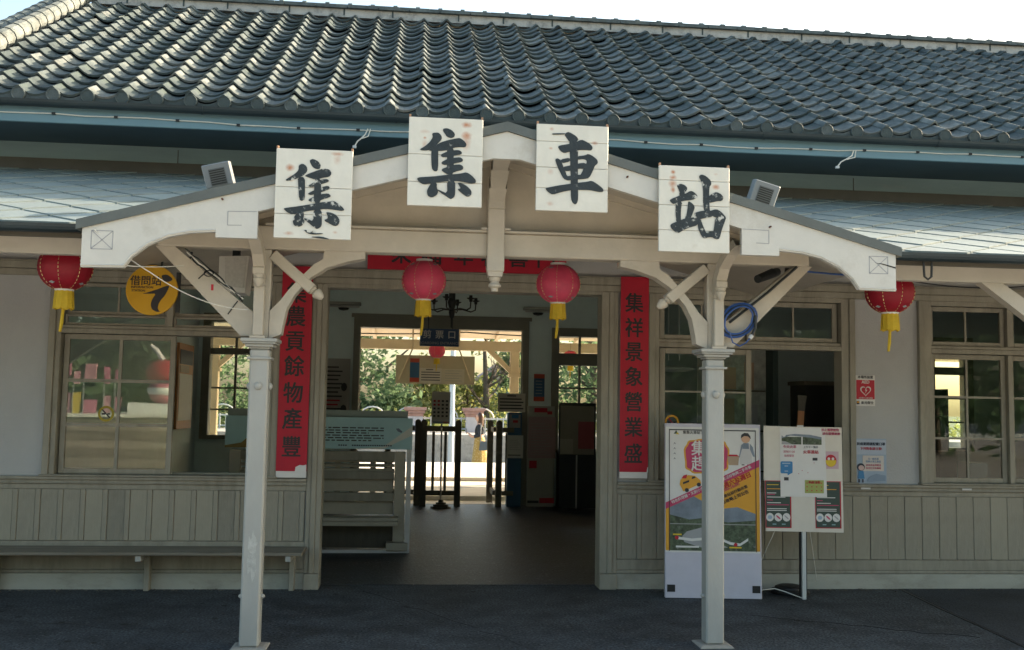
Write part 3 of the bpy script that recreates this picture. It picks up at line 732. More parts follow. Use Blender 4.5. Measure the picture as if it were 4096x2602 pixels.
def column(cx, side, lab):
    """porch column with capital, post and its brackets; side=+1 arch opens to +X"""
    y = 6.7625; h = .0625
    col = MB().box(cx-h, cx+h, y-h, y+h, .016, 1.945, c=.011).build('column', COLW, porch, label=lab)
    bs = MB(); tap(bs, cx, y, [(.115, 0.001), (.112, .008), (.092, .0145), (.092, .015)]); bs.build('base_block', STONE, col)
    cp = MB()
    for (w_, z0, z1) in ((.078, 1.876, 1.892), (.070, 1.9455, 1.958), (.09, 1.9585, 1.977), (.108, 1.9775, 1.99), (.118, 1.9905, 2.014)):
        cp.box(cx-w_, cx+w_, y-w_, y+w_, z0, z1, c=.003)
    cp.build('capital', COLW, col)
    for T, sc_ in ((Matrix.Translation((cx, y-h, 1.70)) @ Matrix.Rotation(R(90), 4, 'X'), 1), (Matrix.Translation((cx+h, y, 1.70)) @ Matrix.Rotation(R(90), 4, 'Y'), 1), (Matrix.Translation((cx-h, y, 1.70)) @ Matrix.Rotation(R(-90), 4, 'Y'), 1),
                   (Matrix.Translation((cx+h, y, .33)) @ Matrix.Rotation(R(90), 4, 'Y'), .6), (Matrix.Translation((cx-h, y, .33)) @ Matrix.Rotation(R(-90), 4, 'Y'), .6)):
        MB().lathe([(.026*sc_, 0), (.027*sc_, .006), (.020*sc_, .016), (.008*sc_, .022)], n=12, T=T).build('bolt_cap', COLW, col)
    # upper post up to the beam
    ps_ = MB().box(cx-.055, cx+.055, y-.05, y+.05, 2.0145, 2.611, c=.006); ps_.build('upper_post', CREAM, porch)
    # front outrigger: lower strut, curved strut to bargeboard block, turned drop
    st_ = MB(); xs = cx-side*.010
    st_.box(xs-.034, xs+.034, y-.115, y-.051, 2.03, 2.36, c=.005).box(xs-.05, xs+.05, y-.12, y-.051, 2.0145, 2.0295)
    pp = [(y-.085, 2.36), (y-.11, 2.45), (y-.20, 2.55), (y-.36, 2.62), (y-.545, 2.655)]
    for a, b in zip(pp[:-1], pp[1:]):
        vs = []
        for (yy, zz) in (a, b):
            vs += [(xs-.036, yy-.03, zz), (xs+.036, yy-.03, zz), (xs+.036, yy+.03, zz+.05), (xs-.036, yy+.03, zz+.05)]
        st_.add(vs, [(0, 1, 5, 4), (1, 2, 6, 5), (2, 3, 7, 6), (3, 0, 4, 7)])
    st_.build('outrigger', CREAM, porch)
    dp = MB().box(xs-.038, xs+.038, y-.175, y-.11, 2.43, 2.475, c=.004)
    dp.lathe([(.0, 2.345), (.012, 2.347), (.022, 2.362), (.033, 2.385), (.037, 2.40), (.030, 2.41), (.034, 2.418), (.036, 2.4295)], (xs, y-.143, 0), 14)
    dp.build('turned_drop', CREAM, porch)
    # curved arch bracket with diagonal and knob
    arc_in = [(.070, 2.018), (.135, 2.046), (.142, 2.10), (.165, 2.217), (.213, 2.310), (.317, 2.431), (.422, 2.500), (.568, 2.549), (.672, 2.570), (.672, 2.611)]
    arc_out = [(.40, 2.611), (.37, 2.556), (.26, 2.475), (.20, 2.41), (.125, 2.28), (.105, 2.15), (.07, 2.10)]
    ap = arc_in+[(.40, 2.611), (.393, 2.556), (.335, 2.52), (.25, 2.43), (.175, 2.345), (.122, 2.270), (.0555, 2.20), (.0555, 2.018)]
    ap = [(cx+side*a, z) for a, z in ap]
    MB().prism(ap if side > 0 else ap[::-1], y-.055, y+.055).build('arch_bracket', CREAM, porch)
    dg = MB(); A = Vector((cx+side*.06, y, 2.58)); Bv = Vector((cx+side*.325, y, 2.355)); d = (Bv-A).normalized()
    rotm = Matrix((d, Vector((0, 1, 0)), d.cross(Vector((0, 1, 0))))).transposed().to_4x4()
    Tm = Matrix.Translation(A) @ rotm
    Ld = (Bv-A).length
    dg.box(0, Ld, -.060, .060, -.036, .036, c=.005, T=Tm)
    Tk = Matrix.Translation(Bv) @ (Matrix((Vector((0, 1, 0)), d.cross(Vector((0, 1, 0))), d)).transposed().to_4x4())
    dg.lathe([(.030, 0), (.030, .012), (.022, .018), (.036, .030), (.037, .045), (.026, .075), (.014, .09), (.0, .092)], n=14, T=Tk)
    dg.build('diagonal_tie', CREAM, porch)
    # outer brace in the beam's plane
    o = -side
    br = [(cx+o*.0555, 2.03), (cx+o*.0555, 2.19), (cx+o*.575, 2.611), (cx+o*.70, 2.611), (cx+o*.13, 2.03)]
    MB().prism(br if o < 0 else br[::-1], y-.045, y+.045).build('outer_brace', CREAM, porch)
column(-1.014, 1, 'square white column with peeling paint left of the doorway')
patch = bpy.data.objects['column']
pq = random.Random(8); pk_ = [(-1.012+.044*math.cos(a)*(1+.5*pq.uniform(-1, .3)), .60+.15*math.sin(a)*(1+.4*pq.uniform(-1, .6))) for a in [i*.2618 for i in range(24)]]
MB().prism(pk_, 6.6988, 6.6996).build('peeled_patch', M('bare_primer', (.405, .41, .38), .6, .16, 20, .4, 40, dirt=(.30, .30, .275), dscale=14, dlo=.5, dhi=.7), patch)
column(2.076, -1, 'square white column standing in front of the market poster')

# veranda posts of the lower roof, just outside the picture but carrying the visible brace
for (cx, o, lab) in ((4.86, -1, 'cream eave post with diagonal brace at the right hand end'), (-3.75, 1, 'cream eave post with diagonal brace at the left hand end')):
    tp = thing('eave_post', lab, 'post', (cx, 6.70, 0), 'posts under the lower eave')
    B(cx-.06, cx+.06, 6.64, 6.76, .05, 2.53, c=.01).build('post', COLW, tp)
    bs = MB(); tap(bs, cx, 6.70, [(.11, .001), (.105, .045), (.08, .0495), (.08, .0499)]); bs.build('base_block', STONE, tp)
    br = [(cx+o*.0605, 1.95), (cx+o*.0605, 2.11), (cx+o*.70, 2.529), (cx+o*.86, 2.529)]
    MB().prism(br if o < 0 else br[::-1], 6.66, 6.74).build('brace', CREAM, tp)

# ------------------------------------------------------------------ the four sign boards
def quad_map(c, W, H):
    TL, TR, BR, BL = [Vector((a, b)) for a, b in c]
    def to(p):                                                        # image point -> (u, v), inverse bilinear by Newton
        u, v = .5, .5
        for _ in range(12):
            q = TL*(1-u)*(1-v)+TR*u*(1-v)+BR*u*v+BL*(1-u)*v
            du = (TR-TL)*(1-v)+(BR-BL)*v; dv = (BL-TL)*(1-u)+(BR-TR)*u
            e = Vector(p)-q; det = du.x*dv.y-du.y*dv.x
            u += (e.x*dv.y-e.y*dv.x)/det; v += (du.x*e.y-du.y*e.x)/det
        return u*W, (1-v)*H
    return to
def smooth_poly(P):                                                   # one round of corner cutting
    out = []
    for i in range(len(P)):
        a, b = P[i], P[(i+1) % len(P)]
        out += [(a[0]*.78+b[0]*.22, a[1]*.78+b[1]*.22), (a[0]*.22+b[0]*.78, a[1]*.22+b[1]*.78)]
    return out
JI1 = [[(640, 305), (690, 288), (760, 325), (795, 380), (780, 425), (735, 432), (685, 405), (650, 350)],
 [(490, 375), (545, 350), (600, 390), (612, 450), (560, 512), (480, 548), (410, 578), (330, 587), (308, 573), (370, 535), (440, 490), (490, 440)],
 [(475, 530), (575, 540), (577, 700), (572, 840), (535, 864), (498, 845), (488, 700)],
 [(566, 522), (640, 485), (740, 450), (830, 422), (915, 438), (942, 490), (910, 537), (800, 552), (720, 578), (640, 547)],
 [(705, 560), (790, 560), (797, 700), (790, 895), (692, 895), (700, 700)],
 [(618, 655), (700, 610), (800, 573), (885, 568), (910, 600), (800, 637), (700, 668), (650, 677)],
 [(608, 765), (700, 718), (800, 678), (893, 658), (918, 690), (880, 718), (790, 748), (700, 773), (650, 783)],
 [(613, 850), (700, 803), (800, 773), (893, 762), (934, 800), (890, 823), (800, 848), (740, 883), (660, 882)],
 [(282, 965), (330, 953), (500, 933), (690, 903), (800, 883), (900, 878), (960, 863), (1050, 918), (1114, 985), (1090, 1007), (980, 988), (850, 973), (700, 988), (560, 1008), (400, 1048), (330, 1012)],
 [(692, 975), (802, 975), (804, 1180), (792, 1217), (740, 1248), (700, 1227), (590, 1132), (556, 1098), (600, 1103), (690, 1145)],
 [(480, 1020), (562, 1010), (562, 1060), (548, 1110), (572, 1140), (540, 1197), (480, 1217), (423, 1192), (408, 1130), (438, 1060)],
 [(858, 1018), (940, 1028), (1012, 1070), (1048, 1130), (1032, 1192), (980, 1212), (920, 1182), (826, 1130), (885, 1105), (880, 1060)],
 [(560, 1255), (605, 1262), (590, 1290), (655, 1297), (690, 1262), (665, 1300), (830, 1305), (790, 1318), (690, 1322), (600, 1302)],
 [(640, 1350), (800, 1348), (915, 1388), (860, 1386), (750, 1372)]]
C1 = [(190, 130), (1238, 185), (1190, 1400), (150, 1355)]
JI2 = [[(795, 315), (850, 306), (920, 335), (968, 390), (962, 437), (915, 458), (850, 440), (810, 380), (786, 340)],
 [(640, 378), (720, 372), (768, 420), (773, 472), (720, 532), (640, 602), (560, 643), (470, 642), (441, 625), (520, 580), (590, 520), (640, 440), (626, 400)],
 [(622, 600), (718, 600), (718, 700), (715, 920), (690, 958), (650, 948), (618, 910), (612, 700)],
 [(690, 560), (760, 520), (860, 488), (1000, 458), (1045, 456), (1102, 493), (1144, 550), (1122, 595), (1040, 592), (950, 600), (830, 648), (560, 650), (640, 600)],
 [(848, 590), (948, 590), (948, 800), (946, 1005), (842, 1005), (848, 800)],
 [(752, 705), (850, 658), (960, 638), (1030, 637), (1073, 670), (1062, 702), (960, 717), (850, 742), (770, 743)],
 [(757, 820), (860, 768), (960, 753), (1040, 742), (1088, 775), (1077, 812), (960, 838), (850, 858), (785, 858)],
 [(752, 930), (850, 888), (960, 858), (1050, 852), (1093, 890), (1082, 932), (960, 962), (900, 1003), (830, 992)],
 [(397, 1060), (440, 1043), (640, 1033), (850, 1008), (960, 998), (1060, 988), (1140, 968), (1222, 1023), (1280, 1090), (1274, 1132), (1200, 1138), (1080, 1112), (960, 1097), (850, 1102), (640, 1132), (500, 1153), (428, 1112)],
 [(848, 1090), (968, 1090), (968, 1290), (952, 1342), (900, 1373), (860, 1347), (720, 1252), (688, 1222), (740, 1238), (850, 1290)],
 [(618, 1125), (697, 1130), (692, 1200), (718, 1250), (692, 1312), (620, 1348), (558, 1322), (543, 1250), (578, 1180)],
 [(1003, 1128), (1060, 1128), (1152, 1183), (1213, 1250), (1207, 1312), (1150, 1338), (1090, 1302), (995, 1223), (1050, 1213), (1030, 1170)]]
C2 = [(290, 130), (1393, 175), (1360, 1500), (250, 1455)]
CHE = [[(688, 380), (818, 400), (812, 700), (808, 1000), (810, 1290), (792, 1352), (765, 1373), (728, 1352), (697, 1290), (697, 1000), (693, 700), (683, 450)],
 [(607, 300), (660, 260), (720, 283), (800, 338), (824, 385), (780, 423), (680, 412), (648, 360)],
 [(507, 490), (540, 468), (680, 448), (790, 418), (870, 383), (930, 408), (1012, 458), (1044, 510), (1022, 552), (940, 543), (820, 543), (690, 568), (600, 588), (543, 552)],
 [(462, 680), (500, 662), (552, 698), (578, 770), (613, 860), (643, 940), (692, 958), (692, 1003), (640, 1003), (588, 977), (538, 880), (488, 770)],
 [(543, 683), (690, 658), (690, 717), (568, 742)],
 [(803, 638), (920, 628), (970, 602), (1042, 638), (1114, 700), (1118, 752), (1068, 792), (1042, 862), (984, 973), (900, 988), (803, 993), (803, 943), (850, 925), (890, 850), (910, 780), (950, 740), (945, 700), (900, 680), (803, 692)],
 [(578, 798), (690, 778), (890, 737), (943, 758), (933, 802), (900, 823), (800, 833), (690, 858), (608, 863)],
 [(638, 943), (700, 933), (800, 923), (862, 923), (862, 987), (700, 1003), (640, 1003)],
 [(306, 1125), (345, 1108), (520, 1078), (690, 1058), (820, 1043), (950, 1033), (1015, 1016), (1092, 1058), (1183, 1130), (1204, 1172), (1182, 1193), (1110, 1188), (1000, 1158), (820, 1153), (700, 1153), (540, 1183), (420, 1218), (357, 1182)],
 [(418, 285), (520, 282), (620, 285), (620, 298), (520, 303), (425, 300)]]
C3 = [(192, 125), (1290, 185), (1260, 1510), (158, 1445)]
ZHAN = [[(428, 410), (490, 385), (562, 408), (608, 460), (562, 542), (490, 563), (468, 490)],
 [(473, 520), (562, 520), (558, 590), (478, 600)],
 [(311, 650), (400, 608), (490, 573), (580, 543), (660, 496), (732, 538), (780, 600), (720, 638), (640, 653), (540, 663), (440, 693), (370, 718)],
 [(418, 670), (522, 680), (502, 780), (497, 870), (502, 1003), (428, 1013), (413, 850)],
 [(618, 660), (702, 720), (723, 770), (702, 832), (662, 932), (640, 963), (558, 973), (600, 850), (613, 740)],
 [(331, 1040), (430, 998), (560, 948), (700, 928), (752, 922), (783, 980), (773, 1053), (640, 1093), (540, 1133), (460, 1184), (398, 1153), (343, 1102)],
 [(782, 265), (830, 235), (902, 262), (983, 338), (988, 402), (957, 432), (953, 600), (963, 800), (973, 833), (877, 833), (858, 700), (858, 480), (843, 380)],
 [(938, 600), (1000, 548), (1070, 517), (1142, 548), (1190, 610), (1163, 663), (1080, 668), (980, 693), (943, 683)],
 [(707, 860), (770, 848), (822, 970), (862, 1080), (902, 1160), (932, 1243), (880, 1269), (828, 1222), (778, 1100), (768, 980)],
 [(717, 855), (860, 818), (960, 828), (1070, 792), (1152, 838), (1240, 940), (1182, 983), (1060, 918), (960, 923), (830, 953), (768, 963)],
 [(1058, 908), (1234, 918), (1204, 1010), (1163, 1120), (1123, 1273), (1070, 1279), (1000, 1243), (1030, 1150)],
 [(878, 1198), (940, 1158), (1030, 1148), (1092, 1158), (1112, 1262), (1040, 1253), (960, 1243), (880, 1269)]]
C4 = [(150, 82), (1285, 125), (1290, 1505), (150, 1470)]
SIGNS = [(-.870, 2.597, .465, .558, JI1, C1, 'weathered white sign board with a flaking black character, lowest on the left slope', (.43, .73), [(.085, .437, .025, .02, .95), (.093, .372, .02, .016, .8), (.37, .535, .035, .012, .7), (.37, .50, .02, .03, .35), (.09, .03, .025, .012, .6), (.37, .045, .014, .008, .5)]),
         (-.065, 2.828, .463, .562, JI2, C2, 'white sign board with long rust streaks, upper left of the porch peak', (.42, .73), [(.36, .523, .03, .018, .95), (.36, .455, .03, .024, .85), (.36, .41, .026, .05, .5), (.10, .47, .03, .012, .3), (.10, .43, .01, .008, .9), (.10, .39, .018, .03, .35)]),
         (.739, 2.826, .458, .556, CHE, C3, 'white sign board with a vehicle character and a black scratch, upper right of the peak', (.20, .50, .74), [(.095, .525, .013, .01, .6), (.37, .445, .02, .012, .7), (.09, .40, .012, .008, .6), (.09, .25, .018, .02, .3), (.09, .045, .02, .015, .4)]),
         (1.529, 2.592, .460, .556, ZHAN, C4, 'white sign board with a column of rust marks, lowest on the right slope', (.17, .46, .75), [(.09, .513, .015, .014, 1.), (.09, .478, .022, .014, .85), (.088, .438, .025, .022, .8), (.09, .40, .014, .02, .9), (.37, .427, .022, .016, .9), (.37, .51, .014, .008, .3)])]
for k, (sx, sz, W, H, strokes, cc, lab, seams, rust) in enumerate(SIGNS):
    t = thing('sign_board', lab, 'sign', (sx, 6.13, sz), 'boards spelling the station name on the porch gable')
    pm = M('sign_white_paint', (.61, .605, .54), .45, .06, 6, .15, 25, dirt=(.50, .48, .40), dscale=7, dlo=.6, dhi=.85); spots(pm, rust)
    zs = [0]+sorted(1-v for v in seams)+[1]
    for a, b in zip(zs[:-1], zs[1:]):
        B(sx, sx+W, 6.130, 6.152, sz+a*H+.0012, sz+b*H-.0012, c=.002).build('plank', pm, t)
    bt = MB().box(sx+.05, sx+.08, 6.1525, 6.174, sz+.06, sz+H-.06).box(sx+W-.08, sx+W-.05, 6.1525, 6.174, sz+.06, sz+H-.06); bt.build('backing_batten', GREYWOOD, t)
    hk = MB()
    for x in (sx+.006, sx+W-.006): hk.box(x-.006, x+.006, 6.132, 6.150, sz+H-.001, sz+H+.016)
    hk.build('corner_bracket', M('rusty_bracket', (.34, .20, .12), .6, .2) if k == 0 else bpy.data.materials['rusty_bracket'], t)
    mp = quad_map(cc, W, H); lt = MB()
    for q, st_ in enumerate(strokes):
        P = [mp(p) for p in smooth_poly(st_)]
        lt.prism([(sx+a, sz+b) for a, b in P], 6.1262-.0002*q, 6.1299)
    lt.build('painted_character', LETTERW if k in (0, 3) else LETTER, t)

# ------------------------------------------------------------------ red couplet banners
def banner(name, lab, x0, x1, z0, z1, y, chars, vertical=True, size=.2, group=None, white=True, skew=0, cz=None, lsx=1.0):
    t = thing(name, lab, 'banner', ((x0+x1)/2, y, z0))
    B(x0, x1, y, y+.004, z0, z1).build('red_paper', REDP, t)
    if white:
        B(x0+.002, x1-.004, y+.0045, y+.0065, z0-.055, z0+.004 if skew == 0 else z0+.002).build('torn_backing', PAPER, t)
        if skew:
            MB().prism([(x1-.10, z0-.002), (x1-.004, z0-.002), (x1-.004, z0+.058), (x1-.03, z0+.05), (x1-.06, z0+.054), (x1-.095, z0+.036)], y-.0012, y-.0004).build('torn_backing', PAPER, t)
        else:
            MB().prism([(x1-.012, z0-.002), (x1+.001, z0-.002), (x1+.001, z0+.045), (x1-.006, z0+.04)], y-.0012, y-.0004).build('torn_backing', PAPER, t)
    if vertical:
        for c, z in zip(chars, cz):
            text('brush_character', c, size, ((x0+x1)/2-.005, y-.001, z), BRUSH, t, bold=.0034, sx=lsx)
    return t
z7 = [2.52, 2.31, 2.10, 1.895, 1.68, 1.45, 1.20]
banner('couplet_banner', 'tall red paper banner left of the doorway with torn white foot', -1.155, -.893, 1.005, 2.783, 8.785, '集農貢餘物產豐', size=.19, skew=1, cz=[2.535, 2.33, 2.115, 1.895, 1.665, 1.44, 1.20], lsx=.92)
banner('couplet_banner', 'tall red paper banner right of the doorway beside the poster stand', 1.845, 2.103, 1.030, 2.780, 8.785, '集祥景象營業盛', size=.185, cz=[2.53, 2.305, 2.09, 1.865, 1.64, 1.415, 1.18], lsx=.92)
for (xc, n, z0, ch) in ((-1.115, 9, 1.30, '·'), (2.075, 7, 1.60, '·')):
    pass
hb = thing('lintel_banner', 'long red paper banner across the top of the doorway', 'banner', (.46, 8.79, 2.78))
B(-.425, 1.345, 8.785, 8.789, 2.778, 2.985).build('red_paper', REDP, hb)
for c, x in zip('來福年春喜門', (-.13, .14, .42, .66, .91, 1.16)):
    text('brush_character', c, .18, (x, 8.784, 2.905), BRUSH, hb, bold=.0034)

# ------------------------------------------------------------------ lanterns
def make_lantern(lab, loc, gauze=REDL):
    t = thing('red_lantern', lab, 'lantern', loc, 'red paper lanterns hung at the station')
    x, y, z = loc; Rr, Hh = .168, .144
    b = MB(); nr, ns = 26, 28; vs = []
    for i in range(nr+1):
        a = -math.pi/2+math.pi*(i/nr); a = max(-1.2, min(1.2, a*1.0)) if 0 else -1.18+2.36*i/nr
        rad = Rr*math.cos(a)*(1+(.012 if i % 2 else -.006)); zz = z+Hh*math.sin(a)/math.sin(1.18)
        for k in range(ns):
            q = 2*math.pi*k/ns; vs.append((x+rad*math.cos(q), y+rad*math.sin(q), zz))
    fs = [(i*ns+k, i*ns+(k+1) % ns, (i+1)*ns+(k+1) % ns, (i+1)*ns+k) for i in range(nr) for k in range(ns)]
    b.add(vs, fs).build('gauze_globe', gauze, t, smooth=True)
    for k in range(8):
        q = 2*math.pi*k/8+.35; ln = MB(); pts = []
        for i in range(15):
            a = -1.15+2.3*i/14; rad = Rr*math.cos(a)*1.02
            pts.append((x+rad*math.cos(q), y+rad*math.sin(q), z+Hh*math.sin(a)/math.sin(1.18)))
        for p, p2 in zip(pts[:-1], pts[1:]):
            p, p2 = Vector(p), Vector(p2); ln.tube([p, p+(p2-p)*.55], .0022, 4)
        ln.build('stitched_rib', GOLD, t)
        for zz, a in ((-.78, 0), (.82, 1)):
            rad = Rr*math.cos(zz)*1.035; qq = q+.39
            c = Vector((x+rad*math.cos(qq), y+rad*math.sin(qq), z+Hh*math.sin(zz)/math.sin(1.18)))
            tn = Vector((-math.sin(qq), math.cos(qq), 0)); nn = Vector((math.cos(qq)*math.cos(zz), math.sin(qq)*math.cos(zz), math.sin(zz))); up = nn.cross(tn)
            if k % 2 == 0:
                MB().add([c+tn*.024, c+up*.012, c-tn*.024, c-up*.012], [(0, 1, 2, 3)]).build('silver_motif', GREYI, t)
    MB().lathe([(.062, z+Hh-.006), (.062, z+Hh+.018), (.05, z+Hh+.018)], (x, y, 0), 18).build('top_collar', FROST, t)
    MB().lathe([(.055, z-Hh-.012), (.066, z-Hh+.008), (.055, z-Hh+.012)], (x, y, 0), 18).build('bottom_collar', PAPER, t)
    fr = MB(); n = 22; vs, fs = [], []
    for i, zz in enumerate((z-Hh-.010, z-Hh-.06, z-Hh-.122)):
        for k in range(n):
            q = 2*math.pi*k/n; rad = .054+.004*(k % 2)+(.004*i)
            vs.append((x+rad*math.cos(q), y+rad*math.sin(q), zz-(.006*(k % 3) if i == 2 else 0)))
    fs = [(i*n+k, i*n+(k+1) % n, (i+1)*n+(k+1) % n, (i+1)*n+k) for i in range(2) for k in range(n)]
    fr.add(vs, fs).build('fringe_skirt', YEL, t)
    MB().tube([(x, y, z-Hh-.05), (x-.002, y, z-Hh-.13), (x-.006, y, z-Hh-.21), (x-.014, y, z-Hh-.275)], [.008, .010, .012, .009], 6).build('tassel', YEL, t)
    MB().tube([(x, y, z+Hh+.02), (x, y, z+Hh+.17)], .003, 5).build('hanging_cord', DARKIRON, t)
    return t
la = make_lantern('red lantern with yellow fringe hanging left of the porch king post', (.063, 7.55, 2.536))
dup(la, (1.094, 7.55, 2.540), 'red lantern with yellow fringe hanging right of the porch king post', rz=.22)
lb = make_lantern('deep red lantern half hidden behind the right bargeboard tip', (3.497, 7.02, 2.486), REDLD); lb.rotation_euler.z = -.3; lb.scale = (1.05,)*3
dup(lb, (-2.375, 7.0, 2.486), 'deep red lantern half hidden behind the left bargeboard tip', rz=.5, sc=1.05)
dup(la, (.404, 17.5, 2.537), 'small red lantern under the platform canopy behind the boarding sign', rz=.9, sc=.86)
dup(la, (2.95, 18.6, 2.52), 'small red lantern seen through the far window transom', rz=.1, sc=.9)

# ------------------------------------------------------------------ left: wall bench, yellow disc, speaker, wires
t = thing('wall_bench', 'long weathered plank bench fixed along the left wall', 'bench', (-2.4, 8.6, 0))
for k, (ya, yb) in enumerate(((8.425, 8.548), (8.552, 8.675), (8.679, 8.802))):
    B(-4.6, -.872, ya, yb, .338, .365, c=.004).build('seat_plank', GREYWOOD, t)
for x in (-.985, -2.18, -3.4):
    B(x-.022, x+.022, 8.44, 8.80, .288, .337, c=.003).build('bearer', COLW, t)
    B(x-.022, x+.022, 8.735, 8.815, .001, .287, c=.004).build('leg', WOOD, t)
# yellow disc
yd = thing('information_sign', 'round yellow hanging sign with a black letter i and lettering', 'sign', (-1.95, 7.6, 2.41))
Td2 = Matrix.Translation((-1.95, 7.6, 2.41)) @ Matrix.Rotation(R(90), 4, 'X')
MB().lathe([(.186, -.012), (.188, -.009), (.188, .009), (.186, .012)], n=48, T=Td2).build('disc', YSIGN, yd)
iw_ = MB(); yy = 7.5855
def ip(px, py): return (-1.95+(px-1073)*.5673*.00181, 2.41-(py-520)*.5673*.00181)
dot = [(1135, 410), (1175, 403), (1212, 428), (1216, 445), (1180, 460), (1150, 450)]
stem = [(1198, 482), (1185, 520), (1165, 560), (1140, 590), (1125, 620), (1120, 650), (1130, 672), (1145, 676), (1110, 677), (1080, 660), (1070, 625), (1080, 585), (1105, 545), (1060, 548), (1003, 548), (1040, 540), (1110, 515), (1165, 490)]
iw_.prism([ip(*p) for p in smooth_poly(dot)], yy, yy+.0022); iw_.prism([ip(*p) for p in smooth_poly(stem)], yy, yy+.0022)
iw_.build('letter_i', INK, yd)
text('lettering', '借問站', .076, (ip(1030, 458)[0], 7.586, ip(1030, 458)[1]), INK, yd, bold=.0009)
text('lettering', 'INFORMATION', .0235, (ip(1005, 502)[0], 7.586, ip(1005, 502)[1]), INK, yd, bold=.0004)
text('lettering', 'STATION', .0235, (ip(980, 527)[0], 7.586, ip(980, 527)[1]), INK, yd, bold=.0004)
hg = MB().tube([(-1.90, 7.62, 2.5), (-1.86, 7.62, 2.99)], .008, 6).tube([(-2.02, 7.62, 2.55), (-2.02, 7.62, 2.99)], .008, 6).box(-1.78, -1.75, 7.61, 7.63, 2.25, 2.55)
hg.build('hanger_rod', DARKIRON, yd)
# loudspeaker
sp = thing('loudspeaker', 'pale grey box loudspeaker hung behind the left column', 'speaker', (-1.28, 7.2, 2.45))
MB().prism([(-1.375, 2.61), (-1.375, 2.45), (-1.345, 2.365), (-1.19, 2.355), (-1.17, 2.62)], 7.10, 7.32).build('case', M('speaker_case', (.66, .65, .60), .5, .05), sp)
MB().prism([(-1.335, 2.60), (-1.325, 2.40), (-1.20, 2.39), (-1.185, 2.61)], 7.09, 7.099).build('grille', M('speaker_grille', (.58, .57, .52), .6, .1, 60), sp)
B(-1.30, -1.25, 7.18, 7.22, 2.62, 2.92).build('bracket', DARKIRON, sp)
# loose wires
def sag(a, b, d, n=14, wob=0.):
    a, b = Vector(a), Vector(b); q = random.Random(int((a.x+b.z)*1000))
    return [a.lerp(b, i/n)+Vector((q.uniform(-wob, wob), 0, -d*4*(i/n)*(1-i/n)+q.uniform(-wob, wob))) for i in range(n+1)]
t = thing('white_cord', 'thin white cord sagging from the left bargeboard tip to the column', 'cord', (-1.5, 6.5, 2.4))
MB().tube(sag((-1.94, 6.165, 2.62), (-1.63, 6.3, 2.38), .015)+sag((-1.63, 6.3, 2.38), (-1.10, 6.68, 2.20), .05)[1:], .0032, 5).build('cord', WCABLE, t)
MB().tube(sag((-1.80, 6.168, 2.405), (-1.50, 6.6, 2.47), .01), .0032, 5).build('cord', WCABLE, t)
t = thing('brace_cable', 'bundle of cables tied along the left diagonal brace', 'cable', (-1.35, 6.7, 2.4))
for k, mt in enumerate((DARKIRON, WCABLE, DARKIRON)):
    MB().tube(sag((-1.52+.02*k, 6.69, 2.60-.03*k), (-1.13, 6.70, 2.26+.01*k), -.012+.012*k, wob=.006), .005, 5).build('cable', mt, t)
MB().tube([(-1.36+.03*math.cos(a), 6.69, 2.435+.02*math.sin(a)) for a in [i*.7 for i in range(14)]], .004, 5).build('cable_knot', DARKIRON, t)
B(-1.335, -1.32, 6.66, 6.664, 2.32, 2.36).build('red_tag', REDI, t)
for (a, b) in (((-1.36, 2.47), (-1.43, 2.40)), ((-1.17, 2.26), (-1.23, 2.17))):
    MB().tube([(a[0], 6.714, a[1]), (b[0], 6.712, b[1])], .004, 5).build('cable_tie', DARKIRON, t)
# cable along the fascia
t = thing('fascia_cable', 'white cable clipped along the blue fascia under the tiles', 'cable', (.5, 8.09, 3.83))
q = random.Random(5); pts = []; x = -4.1
while x < 9:
    pts.append((x, 8.092, 3.838+.012*math.sin(x*1.7)+q.uniform(-.006, .006))); x += .24
MB().tube(pts, .0052, 5).build('cable', WCABLE, t)
for p in pts[1::2]:
    B(p[0]-.014, p[0]+.014, 8.083, 8.0985, p[2]-.009, p[2]+.009).build('clip', BLACK, t)
for (x0, dx) in ((-.42, -.10), (3.72, -.15)):
    MB().tube([(x0, 8.085, 3.84), (x0-.02, 8.075, 3.79), (x0+dx*.5, 8.07, 3.755), (x0+dx*.8, 8.07, 3.73), (x0+dx, 8.07, 3.69)], .006, 5).build('loose_end', WCABLE, t)
    MB().tube([(x0+.02, 8.085, 3.84), (x0+.005, 8.073, 3.775), (x0+dx*.5, 8.065, 3.752)], .005, 5).build('loose_end', WCABLE, t)
    B(x0+dx-.018, x0+dx+.012, 8.06, 8.08, 3.672, 3.692).build('plug', FROST, t)
# flood lights on the porch roof
def flood(name, lab, x, z, tilt):
    t = thing('flood_light', lab, 'lamp', (x, 6.95, z), 'flood lights on the porch roof')
    T = Matrix.Translation((x, 6.95, z)) @ Matrix.Rotation(tilt, 4, 'Y') @ Matrix.Rotation(R(12), 4, 'X')
    MB().box(-.095, .095, -.05, .05, -.03, .13, c=.006, T=T).build('housing', FLOODM, t)
    MB().box(-.055, .055, -.0535, -.0505, -.02, .095, T=T).build('louver_frame', LOUV, t)
    for k in range(7): MB().box(-.05, .05, -.057, -.054, -.014+k*.0155, -.006+k*.0155, T=T).build('louver', DARKIRON, t)
    MB().tube([T @ Vector((-.08, 0, -.03)), T @ Vector((-.08, 0, -.16))], .01, 6).tube([T @ Vector((.08, 0, -.03)), T @ Vector((.08, 0, -.16))], .01, 6).build('stand', FLOODM, t)
flood('flood_light', 'small grey flood light standing on the left porch slope', -1.36, 3.105, R(-14))
flood('flood_light', 'small grey flood light standing on the right porch slope', 2.49, 3.125, R(16))
